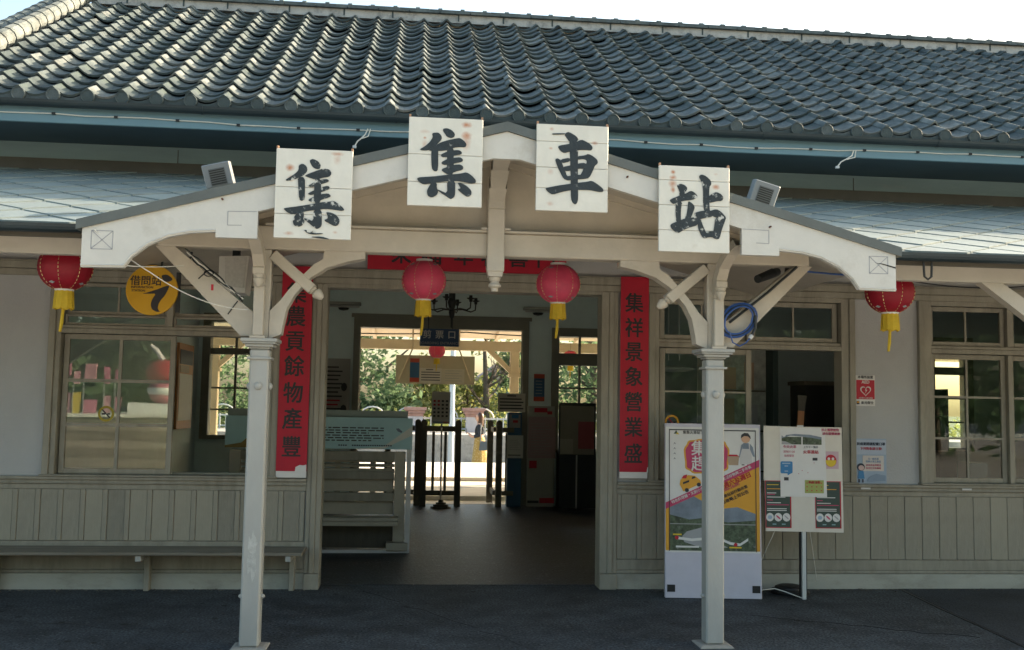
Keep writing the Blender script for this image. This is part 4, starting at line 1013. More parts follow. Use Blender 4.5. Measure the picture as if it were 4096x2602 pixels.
# cameras and blue cable at right
t = thing('security_camera', 'dark bullet camera under the right end of the tie beam', 'camera', (2.55, 7.0, 2.60))
MB().tube([(2.44, 6.88, 2.535), (2.60, 7.02, 2.60), (2.66, 7.08, 2.62)], [.030, .036, .030], 12).build('body', DARKIRON, t)
MB().tube([(2.60, 7.02, 2.63), (2.60, 7.02, 2.78)], .012, 6).build('arm', FROST, t)
t = thing('dome_camera', 'small dark dome camera beside the bullet camera', 'camera', (2.74, 7.05, 2.60))
MB().lathe([(.0, -.055), (.03, -.05), (.05, -.02), (.052, .0), (.052, .16)], (2.76, 7.05, 2.61), 14).build('dome', DARKIRON, t)
t = thing('cable_coil', 'coil of blue cable hung on the right diagonal brace', 'cable', (2.25, 6.69, 2.2))
q = random.Random(9)
for k in range(4):
    pts = []; rx, rz = .10+.012*k, .115+.01*k
    for i in range(26):
        a = 2*math.pi*i/25; pts.append((2.225+rx*math.cos(a)+q.uniform(-.003, .003), 6.655+.006*k, 2.215+rz*math.sin(a)*.8+.03*math.cos(a)))
    MB().tube(pts, .0065, 6).build('loop', BCABLE if k != 1 else DARKIRON, t)
MB().tube([(2.16, 6.65, 2.13), (2.18, 6.65, 2.06), (2.23, 6.65, 2.035), (2.275, 6.65, 2.06), (2.30, 6.65, 2.09)], .005, 6).build('tail', BCABLE, t)
MB().tube([(2.30, 6.65, 2.09), (2.318, 6.65, 2.112)], .014, 8).build('plug', FROST, t)
MB().tube([(2.318, 6.65, 2.112), (2.34, 6.65, 2.16), (2.345, 6.655, 2.25)], .011, 8).build('lead', DARKIRON, t)
MB().tube([(2.17, 6.69, 2.20), (2.45, 6.70, 2.42), (2.66, 6.70, 2.605)], .010, 6).build('lead', DARKIRON, t)
t = thing('blue_wire', 'blue wire strung behind the right bargeboard', 'cable', (3.0, 7.1, 2.65))
MB().tube(sag((2.72, 6.84, 2.60), (4.6, 7.3, 2.66), .03), .007, 5).build('wire', BCABLE, t)
MB().tube(sag((3.6, 7.0, 2.58), (4.9, 7.2, 2.62), .05), .005, 5).build('wire', DARKIRON, t)

# ------------------------------------------------------------------ right: market poster stand
ps = thing('poster_stand', 'tall white framed market poster standing behind the right column', 'sign', (2.57, 8.36, 0))
ang = R(-5.5); lean = R(-2.0)
TP = Matrix.Translation((2.575, 8.36, 0)) @ Matrix.Rotation(ang, 4, 'Z') @ Matrix.Rotation(lean, 4, 'X')
PWd, PH = .82, 1.475
def pp_(u, z): return (u*PWd/2, z)
def pbox(u0, u1, z0, z1, d, name, mat, th=.0008): return MB().box(u0*PWd/2, u1*PWd/2, -d-th, -d, z0, z1, T=TP).build(name, mat, ps)
def ppoly(P, d, name, mat, th=.0008): return MB().prism([(u*PWd/2, z) for u, z in P], -d-th, -d, T=TP).build(name, mat, ps)
MB().box(-PWd/2, PWd/2, 0, .045, .004, PH, c=.004, T=TP).build('panel', LAV, ps)
pbox(-.99, .97, .385, 1.445, .001, 'poster_sheet', PAPER)
ppoly([(-.99, .40), (.97, .40), (.97, 1.135), (-.99, .755)], .002, 'orange_field', ORNG)
ppoly([(-.99, .745), (.97, 1.115), (.97, 1.175), (-.99, .80)], .004, 'magenta_band', PINKI)
hillp = [(-.90, .40), (.88, .40), (.88, .715), (.5, .77), (.1, .75), (-.15, .80), (-.4, .855), (-.6, .845), (-.9, .79)]
ppoly(hillp, .003, 'mountain_photo', SKYI)
ppoly([(-.90, .40), (.88, .40), (.88, .66), (.3, .64), (-.1, .68), (-.5, .66), (-.9, .70)], .0045, 'mountain_photo', FORI)
ppoly([(-.55, .56), (-.2, .60), (-.05, .50), (.3, .43), (-.2, .42), (-.6, .47), (-.65, .52)], .0055, 'mountain_photo', GREYI)
pbox(-.90, .88, .62, .626, .0056, 'mountain_photo', GREYI)
pbox(-.92, -.905, .395, 1.425, .006, 'inner_frame', INK); pbox(.885, .90, .395, 1.425, .006, 'inner_frame', INK); pbox(-.904, .884, 1.415, 1.424, .006, 'inner_frame', INK)
for a, b in zip([(-.75, .505), (-.45, .49), (-.1, .505), (.15, .50), (.35, .465), (.55, .455)], [(-.45, .49), (-.1, .505), (.15, .50), (.35, .465), (.55, .455), (.72, .50)]):
    ppoly([(a[0], a[1]-.011), (b[0], b[1]-.011), (b[0], b[1]+.011), (a[0], a[1]+.011)], .0068, 'route_line', PAPER)
for u, z in ((-.76, .507), (.12, .487), (.46, .455)):
    ppoly([(u+.04*math.cos(k*.785), z+.0165*math.sin(k*.785)) for k in range(8)], .008, 'route_stop', REDI)
pbox(-.84, -.66, .528, .540, .0068, 'caption', YELI); pbox(.33, .58, .425, .437, .0068, 'caption', YELI); pbox(-.78, -.3, .425, .440, .0068, 'caption', PAPER)
# headline cloud with two rows of characters
def cloud(cu, cz, w_, h_, d, mat, name):
    P = []
    for k in range(40):
        a = 2*math.pi*k/40; e = .55
        cxx = math.copysign(abs(math.cos(a))**e, math.cos(a)); czz = math.copysign(abs(math.sin(a))**e, math.sin(a))
        P.append((cu+w_*cxx*(1+.03*math.sin(9*a)), cz+h_*czz*(1+.03*math.sin(9*a))))
    ppoly(P, d, name, mat)
cloud(-.13, 1.195, .47, .148, .002, ORNG, 'headline_cloud'); cloud(-.13, 1.195, .435, .135, .003, PINKI, 'headline_cloud')
RT = TP.to_3x3().to_euler()
def ptext(s, size, u, z, mat, bold=0, d=.008, rz=0, sx=1):
    p = TP @ Vector((u*PWd/2, -d, z))
    rot = (TP.to_3x3() @ Matrix.Rotation(R(90), 3, 'X') @ Matrix.Rotation(rz, 3, 'Z')).to_euler()
    return text('print', s, size, p, mat, ps, bold=bold, rot=rot, sx=sx)
ptext('集集', .135, -.13, 1.255, PAPER, .0016); ptext('趕集', .135, -.13, 1.125, PAPER, .0016)
ppoly([(-.82, 1.385), (-.77, 1.415), (-.72, 1.383)], .002, 'emblem', FORI); ppoly([(-.77, 1.382), (-.745, 1.40), (-.70, 1.378)], .003, 'emblem', YELI)
ptext('集集火車站下', .030, -.41, 1.396, INK, .0004, .003)
for k in range(4): ppoly([(-.83, 1.292-k*.043), (-.80, 1.312-k*.043), (-.77, 1.292-k*.043), (-.80, 1.304-k*.043)], .002, 'chevron', INK)
# food truck
ppoly([(-.70, .955), (-.62, .895), (-.25, .965), (-.27, .995), (-.38, 1.03), (-.52, 1.035), (-.68, .995)], .005, 'truck_drawing', ORNG)
ppoly([(-.63, .955), (-.50, .975), (-.50, .993), (-.63, .973)], .006, 'truck_drawing', INK); ppoly([(-.45, 1.0), (-.36, 1.012), (-.39, 1.025), (-.44, 1.02)], .006, 'truck_drawing', INK)
for u, z in ((-.55, .907), (-.30, .955)): ppoly([(u+.045*math.cos(k*.785), z+.018*math.sin(k*.785)) for k in range(8)], .0065, 'truck_drawing', INK)
ppoly([(-.66, 1.005), (-.62, 1.03), (-.54, 1.04), (-.56, 1.005)], .006, 'truck_drawing', REDI)
# seller with bucket
ppoly([(.56, 1.135), (.82, 1.135), (.80, 1.30), (.74, 1.315), (.63, 1.315), (.57, 1.29)], .002, 'seller_drawing', flat('apron_white', (.52, .51, .50)))
ppoly([(.54, 1.19), (.60, 1.30), (.65, 1.31), (.60, 1.25), (.56, 1.19)], .0028, 'seller_drawing', SKYI); ppoly([(.78, 1.31), (.84, 1.28), (.88, 1.20), (.84, 1.20), (.78, 1.26)], .0028, 'seller_drawing', SKYI)
ppoly([(.62, 1.265), (.76, 1.265), (.75, 1.315), (.64, 1.315)], .0028, 'seller_drawing', SKYI)
ppoly([(.69+.095*math.cos(k*.524), 1.352+.038*math.sin(k*.524)) for k in range(12)], .0028, 'seller_drawing', SKINI)
ppoly([(.585, 1.355), (.60, 1.385), (.66, 1.402), (.74, 1.40), (.79, 1.372), (.795, 1.35), (.74, 1.372), (.66, 1.375)], .004, 'seller_drawing', INK)
for u in (.60, .72): pbox(u, u+.06, 1.125, 1.133, .0022, 'seller_drawing', INK)
ppoly([(.30, 1.20), (.55, 1.20), (.53, 1.125), (.33, 1.125)], .003, 'bucket_drawing', TAN); ppoly([(.30, 1.20), (.55, 1.20), (.50, 1.215), (.35, 1.215)], .0032, 'bucket_drawing', REDI)
tl = math.atan2(.37, 1.96*PWd/2)
ptext('特色料理鋪・文創小市集', .030, -.50, .868, PAPER, .0004, .007, rz=tl); ptext('生活好物與二手市集', .030, .50, 1.058, PAPER, .0004, .007, rz=tl)
ptext('每週六及週日', .052, .45, .985, REDI, .001, .007, rz=tl); ptext('9:00-16:00', .040, .36, .935, PINKI, .0006, .007, rz=tl)
ptext('集集車站前行動市集', .032, .40, .888, INK, .0004, .007, rz=tl); ptext('最新攻略土司公告', .036, .42, .845, INK, .0006, .007, rz=tl)
for u in (-.96, .80): pbox(u, u+.165, .055, .115, .002, 'corner_hole', BLACK)
for u in (-.9, .86):
    for z in (.20, 1.0): MB().tube([TP @ Vector((u*PWd/2, .045, z)), TP @ Vector((u*PWd/2, .30, .01))], .008, 6).build('rear_stay', STEEL, ps) if z == 1.0 else None

# ------------------------------------------------------------------ notice easel
ez = thing('notice_easel', 'white notice board covered with sheets on a single pole with round base', 'sign', (3.36, 8.33, 0))
TE = Matrix.Translation((3.36, 8.335, 0)) @ Matrix.Rotation(R(-2.5), 4, 'Z')
def ebox(x0, x1, z0, z1, d, name, mat, th=.0008): return MB().box(x0, x1, -d-th, -d, z0, z1, T=TE).build(name, mat, ez)
def epoly(P, d, name, mat, th=.0008): return MB().prism(P, -d-th, -d, T=TE).build(name, mat, ez)
def etext(s, size, x, z, mat, bold=0., d=.008):
    return text('print', s, size, TE @ Vector((x, -d, z)), mat, ez, bold=bold, rot=(TE.to_3x3() @ Matrix.Rotation(R(90), 3, 'X')).to_euler())
MB().prism([(-.33, .572), (.345, .565), (.335, 1.455), (-.345, 1.466)], 0, .022, T=TE).build('board', CRM, ez)
ebox(-.35, .335, 1.0, 1.462, .001, 'paper_sheet', CRM)
for s in (0, 1):
    x0 = -.335+s*.435
    epoly([(x0, .60), (x0+.225, .60), (x0+.222, 1.0), (x0-.005, 1.0)], .0022, 'menu_sheet', REDI); epoly([(x0+.006, .607), (x0+.215, .607), (x0+.212, .994), (x0+.001, .994)], .0032, 'menu_sheet', GRNI)
    for k in range(3):
        cxx = x0+.037+k*.072
        epoly([(cxx+.034*math.cos(a*.524), .69+.036*math.sin(a*.524)) for a in range(12)], .0042, 'menu_picture', PAPER)
        epoly([(cxx+.020*math.cos(a*.785+k), .69+.018*math.sin(a*.785)) for a in range(8)], .0052, 'menu_picture', (PALEB, PINKI, GREYI)[k])
    for k, (z, wd, mt) in enumerate(((.965, .10, YELI), (.93, .17, ORNG), (.895, .08, PAPER), (.882, .07, PINKI), (.86, .16, PAPER), (.835, .05, PINKI), (.812, .12, PAPER), (.795, .19, PINKI), (.762, .17, PAPER), (.747, .17, PAPER))):
        ebox(x0+.012, x0+.012+wd, z-.003, z+.003, .0042, 'print_line', mt)
    for dx in (.06, .14): ebox(x0+dx, x0+dx+.032, .627, .636, .0042, 'print_line', TEALI)
epoly([(-.205, .865), (.20, .865), (.185, 1.455), (-.21, 1.455)], .0052, 'paper_sheet', PAPER)
ebox(-.195, .155, 1.31, 1.375, .0064, 'landscape_photo', FORI); epoly([(-.195, 1.36), (-.12, 1.385), (-.03, 1.378), (.06, 1.37), (.155, 1.355), (.155, 1.376), (.05, 1.395), (-.08, 1.40), (-.195, 1.385)], .0074, 'landscape_photo', SKYI)
epoly([(-.195, 1.31), (-.10, 1.31), (-.16, 1.335), (-.195, 1.34)], .0074, 'landscape_photo', GREYI); ebox(-.022, -.012, 1.31, 1.378, .0084, 'landscape_photo', PAPER)
epoly([(-.175+.018*math.cos(a*.785), 1.395+.022*math.sin(a*.785)) for a in range(8)], .0086, 'sticker', PAPER)
etext('今天火車', .030, -.125, 1.288, PINKI, .0003); etext('上午十一點半', .022, .06, 1.288, INK); etext('火車進站', .034, .06, 1.245, REDI, .0005); etext('出站11:20', .024, -.13, 1.247, PINKI)
etext('站長留言', .022, -.13, 1.212, PINKI)
def bub(x0, x1, z0, z1, mat, d):
    P = []
    for (cx, cz, a0) in ((x1-.012, z0+.012, -90), (x1-.012, z1-.012, 0), (x0+.012, z1-.012, 90), (x0+.012, z0+.012, 180)):
        for k in range(4): P.append((cx+.012*math.cos(R(a0+30*k)), cz+.012*math.sin(R(a0+30*k))))
    epoly(P, d, 'speech_bubble', mat)
bub(-.205, -.10, 1.062, 1.165, BLUEI, .0064); epoly([(-.145, 1.063), (-.112, 1.063), (-.143, 1.045)], .0062, 'speech_bubble', BLUEI)
for k, wd in enumerate((.07, .03, .0, .03)): wd and ebox(-.155-wd/2, -.155+wd/2, 1.143-k*.022, 1.152-k*.022, .0074, 'print_line', PALEB)
ebox(-.175, -.135, 1.002, 1.03, .0064, 'small_stamp', INK); ebox(.075, .118, 1.175, 1.198, .0064, 'small_stamp', INK)
ebox(.006, .172, .897, 1.008, .0064, 'green_ticket', OLVI)
for r_ in range(3):
    for c_ in range(4): ebox(.02+c_*.042, .03+c_*.042, .915+r_*.032, .923+r_*.032, .0074, 'print_line', REDI)
etext('新春活動', .026, .09, .988, REDI, .0003, .0085)
# a plain round smiling face sticker on its pink card
ebox(.165, .305, 1.105, 1.255, .003, 'pink_card', flat('card_pink', (.50, .36, .40)))
epoly([(.236+.05*math.cos(a*.393), 1.175+.053*math.sin(a*.393)) for a in range(16)], .0045, 'round_face', REDI)
epoly([(.236+.046*math.cos(R(a)), 1.172+.048*math.sin(R(a))) for a in range(170, 371, 20)], .0055, 'round_face', YELI)
for dx in (-.018, .018): epoly([(.236+dx+.012*math.cos(a*.785), 1.192+.012*math.sin(a*.785)) for a in range(8)], .0058, 'round_face', PAPER)
etext('禁止攜帶寵物', .026, .23, 1.437, PINKI, .0002); etext('請勿擺攤謝謝', .026, .24, 1.405, PINKI, .0002)
for (x, z) in ((.085, 1.152), (-.02, 1.085), (-.05, 1.058), (.03, 1.068)): ebox(x, x+.006, z, z+.006, .0074, 'pin', REDI)
ebox(-.055, .0, 1.46, 1.475, -.004, 'top_clip', FROST)
MB().box(-.018, .018, .023, .045, .01, 1.40, T=TE).build('pole', STEEL, ez); MB().box(-.030, -.0185, .020, .048, .01, .58, T=TE).box(.0185, .030, .020, .048, .01, .58, T=TE).build('pole_edge', BLACK, ez)
MB().box(-.016, .016, .0, .0225, .0, .57, T=TE).build('pole_face', FROST, ez)
MB().lathe([(.165, .002), (.17, .02), (.155, .035), (.13, .045), (.125, .058), (.09, .072), (.03, .078)], (3.34, 8.62, 0), 28).build('base_weight', BLACK, ez)
MB().box(-.02, .02, .03, .32, .001, .02, T=TE).build('foot_bar', BLACK, ez)
MB().tube([TE @ Vector((-.24, .03, .58)), TE @ Vector((-.38, .20, .15))], .003, 5).tube([TE @ Vector((.06, .03, .58)), TE @ Vector((.20, .25, .12))], .0025, 5).build('guy_string', WCABLE, ez)
MB().tube([(2.99, 8.36, .075), (3.12, 8.40, .08), (3.20, 8.38, .06), (3.335, 8.31, .015)], .004, 5).build('white_cord', WCABLE, ez)
MB().tube([(3.02, 8.55, .04), (3.2, 8.6, .035)], .012, 6).build('base_handle', BLACK, ez)

# ------------------------------------------------------------------ wall signs
t = thing('defibrillator_sign', 'red sign with a white heart reading AED on the plaster wall', 'sign', (4.16, 8.845, 1.8))
B(4.066, 4.25, 8.842, 8.8485, 1.655, 1.937).build('plate', PAPER, t)
B(4.071, 4.245, 8.839, 8.8415, 1.716, 1.893).build('red_field', REDI, t)
hp = []
for k in range(40):
    a = 2*math.pi*k/40; hx = 16*math.sin(a)**3; hz = 13*math.cos(a)-5*math.cos(2*a)-2*math.cos(3*a)-math.cos(4*a); hp.append((hx/16, hz/16))
MB().prism([(4.158+.052*a, 1.795+.052*b) for a, b in hp], 8.8365, 8.8388).build('heart', PAPER, t); MB().prism([(4.158+.041*a, 1.794+.041*b) for a, b in hp], 8.834, 8.8363).build('heart', REDI, t)
MB().prism([(4.165, 1.825), (4.148, 1.795), (4.160, 1.797), (4.150, 1.768), (4.172, 1.802), (4.160, 1.80)], 8.832, 8.8338).build('bolt_mark', PAPER, t)
text('lettering', 'AED', .040, (4.158, 8.838, 1.873), PAPER, t, bold=.0008)
text('lettering', '本場所設置', .030, (4.158, 8.8405, 1.918), INK, t, bold=.0006); text('lettering', '自動體外心臟去顫器', .015, (4.158, 8.838, 1.727), PAPER, t)
text('lettering', '新光保全', .030, (4.175, 8.8405, 1.682), INK, t, bold=.0004)
B(4.072, 4.098, 8.839, 8.8415, 1.668, 1.70).build('emblem', NAVYI, t); MB().prism([(4.085+.011*math.cos(a*.785), 1.688+.010*math.sin(a*.785)) for a in range(8)], 8.837, 8.8388).build('emblem', ORNG, t)
t = thing('health_poster', 'pale blue paper poster taped low on the plaster wall', 'poster', (4.2, 8.845, 1.15))
B(4.055, 4.352, 8.843, 8.8485, .947, 1.355).build('sheet', PALEB, t)
B(4.058, 4.349, 8.841, 8.8428, 1.21, 1.345).build('top_field', flat('poster_top', (.38, .45, .55)), t); B(4.125, 4.325, 8.840, 8.8428, 1.06, 1.20).build('note_box', flat('note_box', (.56, .53, .50)), t)
text('lettering', '防疫期間請配戴口罩', .030, (4.205, 8.8395, 1.305), NAVYI, t, bold=.0008); text('lettering', '下列對象請注意!', .029, (4.205, 8.8395, 1.262), REDI, t, bold=.0005)
for k, (z, wd, mt) in enumerate(((1.17, .09, BLUEI), (1.145, .14, BLUEI), (1.112, .15, PINKI), (1.085, .14, PINKI))): text('lettering', ('凡一般民眾', '搭乘火車之旅客', '請落實量測體溫', '保持社交距離喔')[k], .021, (4.225, 8.8385, z), mt, t)
ch = MB()
MB().prism([(4.105+.038*math.cos(a*.524), 1.095+.035*math.sin(a*.524)) for a in range(12)], 8.8375, 8.8395).build('figure_drawing', NAVYI, t)
MB().prism([(4.108+.027*math.cos(a*.524), 1.088+.024*math.sin(a*.524)) for a in range(12)], 8.835, 8.837).build('figure_drawing', flat('drawing_pink', (.55, .42, .40)), t)
MB().prism([(4.075, .99), (4.14, .99), (4.128, 1.06), (4.085, 1.06)], 8.8375, 8.8395).build('figure_drawing', BLUEI, t); B(4.08, 4.095, 8.8375, 8.8395, .955, .985).build('figure_drawing', NAVYI, t); B(4.115, 4.13, 8.8375, 8.8395, .955, .985).build('figure_drawing', NAVYI, t)
MB().prism([(4.16, .96), (4.34, .97), (4.34, 1.02), (4.25, 1.035), (4.18, 1.0)], 8.8375, 8.8395).build('figure_drawing', flat('drawing_blue', (.20, .28, .38)), t)
for (x, lab) in ((4.08, 'white tape scrap on the dado rail below the blue poster'), (5.05, 'white tape scrap on the dado rail below the right window')):
    t = thing('tape_scrap', lab, 'tape', (x, 8.785, .90)); B(x, x+.09, 8.786, 8.7888, .897, .913).build('tape', PAPER, t)
def nosmoke(x, z, lab, grey):
    t = thing('no_smoking_sticker', lab, 'sticker', (x, 8.862, z), 'round no smoking stickers on the window panes')
    ring = MB(); n = 28; vs = []
    for k in range(n):
        a = 2*math.pi*k/n
        for rd in (.068, .048): vs.append((x+rd*math.cos(a), 8.8835, z+rd*math.sin(a)))
    ring.add(vs, [(2*k, 2*((k+1) % n), 2*((k+1) % n)+1, 2*k+1) for k in range(n)]); ring.build('ring', ORNG if not grey else M('sticker_olive', (.30, .25, .02), .5), t)
    MB().prism([(x-.036, z+.032), (x-.028, z+.038), (x+.038, z-.032), (x+.030, z-.038)], 8.882, 8.883).build('slash', REDI if not grey else INK, t)
    B(x-.036, x-.006, 8.8805, 8.8815, z-.008, z+.006).build('cigarette', INK, t); B(x+.012, x+.036, 8.8805, 8.8815, z-.008, z+.006).build('cigarette', INK, t)
nosmoke(-2.615, 1.47, 'yellow round no smoking sticker on the left sash', True)
nosmoke(2.345, 1.475, 'orange round no smoking sticker beside the poster stand', False)

# ------------------------------------------------------------------ hall interior
# wooden bench-board with teal notice
t = thing('notice_bench', 'slatted wooden bench with a teal notice panel facing the street', 'bench', (-.98, 10.95, 0))
WF = M('white_frame_paint', (.60, .60, .58), .5, .05)
for x in (-1.93, -.175):
    B(x, x+.116, 10.93, 11.02, .115, 1.08, c=.005).build('stile', BENCHP, t); B(x-.07, x+.16, 10.86, 11.14, .03, .114, c=.006).build('foot', BENCHP, t)
for k, (z0, z1, mt) in enumerate(((.98, 1.08, BENCHP), (.93, .945, DKWOOD), (.78, .868, BENCHP), (.545, .637, BENCHP))):
    B(-1.812, -.177, 10.945, 10.985, z0, z1, c=.004).build('rail', WOOD, t)
for k in range(2): B(-1.812, -.177, 10.985, 11.01, .885+k*.06-.035, .905+k*.06-.02).build('slat', BENCHP, t)
for z0, z1 in ((.40, .535), (.645, .775), (.872, .892), (.918, .934), (.958, .975)): B(-1.81, -.18, 11.03, 11.05, z0, z1).build('rear_slat', BENCHP, t)
for x in (-1.55, -1.2, -.82, -.62, -.44, -.26): B(x, x+.06, 11.051, 11.07, .40, 1.05).build('rear_upright', BENCHP, t)
B(-1.81, -.18, 11.03, 11.05, .04, .30).build('rear_slat', DKWOOD, t)
B(-1.95, -.12, 10.72, 10.93, .355, .395, c=.006).build('seat', BENCHP, t); B(-1.95, -.12, 10.74, 10.90, .305, .352, c=.004).build('seat_rail', BENCHP, t)
B(-.048, .004, 10.90, 11.1, .0, 1.10).build('side_board', WF, t); B(-1.97, -.05, 10.90, 10.915, .0, .035).build('bottom_board', WF, t)
B(-1.97, .008, 10.885, 10.899, 1.108, 1.445).build('notice_panel', flat('notice_teal', (.36, .58, .62)), t)
B(-1.97, -.045, 11.0, 11.03, 1.38, 1.52).build('back_board', M('grey_green_board', (.26, .32, .30), .6, .08), t)
MB().prism([(-.62, 1.108), (-.30, 1.135), (.008, 1.36), (.008, 1.26), (-.18, 1.17), (-.28, 1.115), (-.35, 1.108)], 10.8825, 10.8845).build('notice_print', flat('print_sand', (.58, .62, .58)), t)
q = random.Random(2)
for r_ in range(6):
    x = -1.0; z = 1.333-r_*.027; endx = (-.30, -.30, -.46, -.30, -.30, -.43)[r_]
    while x < endx:
        wd = q.uniform(.03, .09); B(x, min(x+wd, endx), 10.882, 10.8845, z-.006, z+.006).build('print_line', INK, t); x += wd+q.uniform(.01, .022)
for k in range(24):
    x = -.78+k*.024
    if k in (4, 5): continue
    B(x, x+.017, 10.882, 10.8845, 1.139, 1.153).build('print_line', NAVYI, t)
MB().prism([(-.17, 1.33), (-.14, 1.335), (-.10, 1.30), (-.11, 1.285), (-.15, 1.30)], 10.882, 10.8845).build('bird_drawing', flat('print_bird', (.13, .17, .24)), t)
MB().prism([(-1.97, 1.13), (-1.80, 1.16), (-1.70, 1.25), (-1.55, 1.33), (-1.40, 1.30), (-1.40, 1.109), (-1.97, 1.109)], 10.8825, 10.8845).build('notice_print', flat('print_ochre', (.26, .19, .06)), t)
# ticket gates
def gate_post(x, y, t, w_=.096, h=1.36, mt=DKWOOD):
    P = [(x-w_/2, .0), (x+w_/2, .0), (x+w_/2, h-w_/2)]+[(x+w_/2*math.cos(a), h-w_/2+w_/2*math.sin(a)) for a in [R(20*k) for k in range(1, 9)]]+[(x-w_/2, h-w_/2)]
    MB().prism(P, y-.05, y+.05).build('gate_post', mt, t)
t = thing('ticket_gate', 'dark wooden ticket gate with round topped posts in the hall', 'gate', (.45, 15.9, 0), 'wooden ticket gates')
gate_post(.10, 16.0, t); gate_post(.195, 15.85, t); gate_post(.733, 15.85, t)
B(.244, .684, 15.82, 15.87, 1.175, 1.26).build('rail', DKWOOD, t); B(.244, .684, 15.82, 15.87, .175, .25).build('rail', DKWOOD, t)
B(-.35, .05, 15.95, 16.0, 1.175, 1.26).build('rail', DKWOOD, t); B(-.35, .05, 15.95, 16.0, .175, .25).build('rail', DKWOOD, t); gate_post(-.37, 15.97, t)
for x in (.345, .535): B(x-.022, x+.022, 15.83, 15.86, .252, 1.172).build('slat', GREYWOOD, t)
t = thing('ticket_gate', 'wooden ticket gate with round topped post beside the blue machine', 'gate', (1.4, 15.9, 0), 'wooden ticket gates')
gate_post(1.385, 15.85, t, mt=GREYWOOD); gate_post(1.30, 16.6, t, mt=GREYWOOD)
B(1.30, 1.345, 15.92, 16.55, 1.175, 1.25).build('rail', GREYWOOD, t); B(1.30, 1.345, 15.92, 16.55, .175, .25).build('rail', GREYWOOD, t)
B(1.44, 1.62, 15.83, 15.87, 1.175, 1.25).build('rail', GREYWOOD, t); B(1.44, 1.62, 15.83, 15.87, .18, .25).build('rail', GREYWOOD, t); B(1.485, 1.51, 15.835, 15.865, .252, 1.172).build('slat', GREYWOOD, t)
# calendar notice on stepped stand
t = thing('timetable_stand', 'timetable card on a thin pole with a stepped round base', 'stand', (.47, 15.6, 0))
MB().lathe([(.16, .002), (.16, .03), (.12, .032), (.12, .06), (.08, .062), (.08, .09), (.04, .092), (.035, .13), (.0, .13)], (.475, 15.6, 0), 20).build('base', DKWOOD, t)
MB().tube([(.47, 15.6, .12), (.46, 15.6, 1.32)], .013, 8).build('pole', STEEL, t)
B(.30, .585, 15.57, 15.59, 1.30, 1.80).build('card', CRM, t)
for r_ in range(5):
    for c_ in range(4): B(.325+c_*.064, .36+c_*.064, 15.565, 15.569, 1.405+r_*.058, 1.435+r_*.058).build('print_line', (REDI, REDI, INK, INK)[c_] if r_ > 2 else INK, t)
B(.31, .575, 15.565, 15.569, 1.345, 1.372).build('print_line', PAPER, t); B(.32, .48, 15.564, 15.568, 1.318, 1.332).build('print_line', BLUEI, t); B(.48, .57, 15.564, 15.568, 1.318, 1.332).build('print_line', REDI, t)
# boarding sign and chandelier
t = thing('boarding_sign', 'navy hanging sign reading boarding entrance under the chandelier', 'sign', (.335, 14.2, 2.5))
B(.083, .637, 14.2, 14.24, 2.425, 2.675, c=.004).build('panel', flat('sign_navy', (.022, .065, .15)), t)
for c, x in zip('剪票口', (.185, .36, .535)): text('lettering', c, .125, (x, 14.197, 2.585), PAPER, t, bold=.0016)
text('lettering', 'BOARDING ENTRANCE', .054, (.36, 14.197, 2.468), GREYI, t, bold=.0006)
MB().tube([(.20, 14.22, 2.67), (.20, 14.22, 3.6)], .006, 6).tube([(.54, 14.22, 2.67), (.54, 14.22, 3.6)], .006, 6).build('hanger_rod', DARKIRON, t)
t = thing('chandelier', 'dark wrought iron chandelier hanging in the hall', 'lamp', (.46, 12.5, 2.57))
cxx, cy = .465, 12.5
MB().lathe([(.0, 2.56), (.012, 2.57), (.014, 2.68), (.03, 2.70), (.04, 2.76), (.032, 2.80), (.05, 2.86), (.058, 2.89), (.04, 2.93), (.042, 3.05), (.02, 3.08), (.012, 3.6)], (cxx, cy, 0), 14).build('stem', DARKIRON, t)
for k in range(6):
    a = R(15+60*k); d = Vector((math.cos(a), math.sin(a), 0)); pts = [Vector((cxx, cy, 2.79))+d*.04, Vector((cxx, cy, 2.80))+d*.14, Vector((cxx, cy, 2.775))+d*.25, Vector((cxx, cy, 2.80))+d*.31, Vector((cxx, cy, 2.87))+d*.315]
    arm = MB().tube(pts, .009, 6).build('arm', DARKIRON, t)
    e = Vector((cxx, cy, 2.87))+d*.315
    MB().lathe([(.0, 0), (.018, .005), (.02, .03), (.05, .045), (.05, .052), (.022, .055), (.02, .085)], e, 12).build('cup', DARKIRON, arm)
# wall lamps on the far wall
for (x0, x1, lab) in ((-1.395, -.86, 'long fluorescent lamp on the far wall left of the platform door'), (1.76, 2.22, 'long fluorescent lamp on the far wall right of the platform door')):
    t = thing('strip_lamp', lab, 'lamp', (x0, 16.0, 3.13), 'strip lamps on the far wall')
    B(x0, x1, 15.92, 16.09, 3.155, 3.20).build('housing', CABG, t); MB().tube([(x0+.02, 15.95, 3.13), (x1-.02, 15.95, 3.13)], .018, 8).build('tube', FROST, t)
    MB().lathe([(.0, 3.06), (.07, 3.075), (.09, 3.105)], ((x0+x1)/2, 15.97, 0), 14).build('emergency_dome', DARKIRON, t)
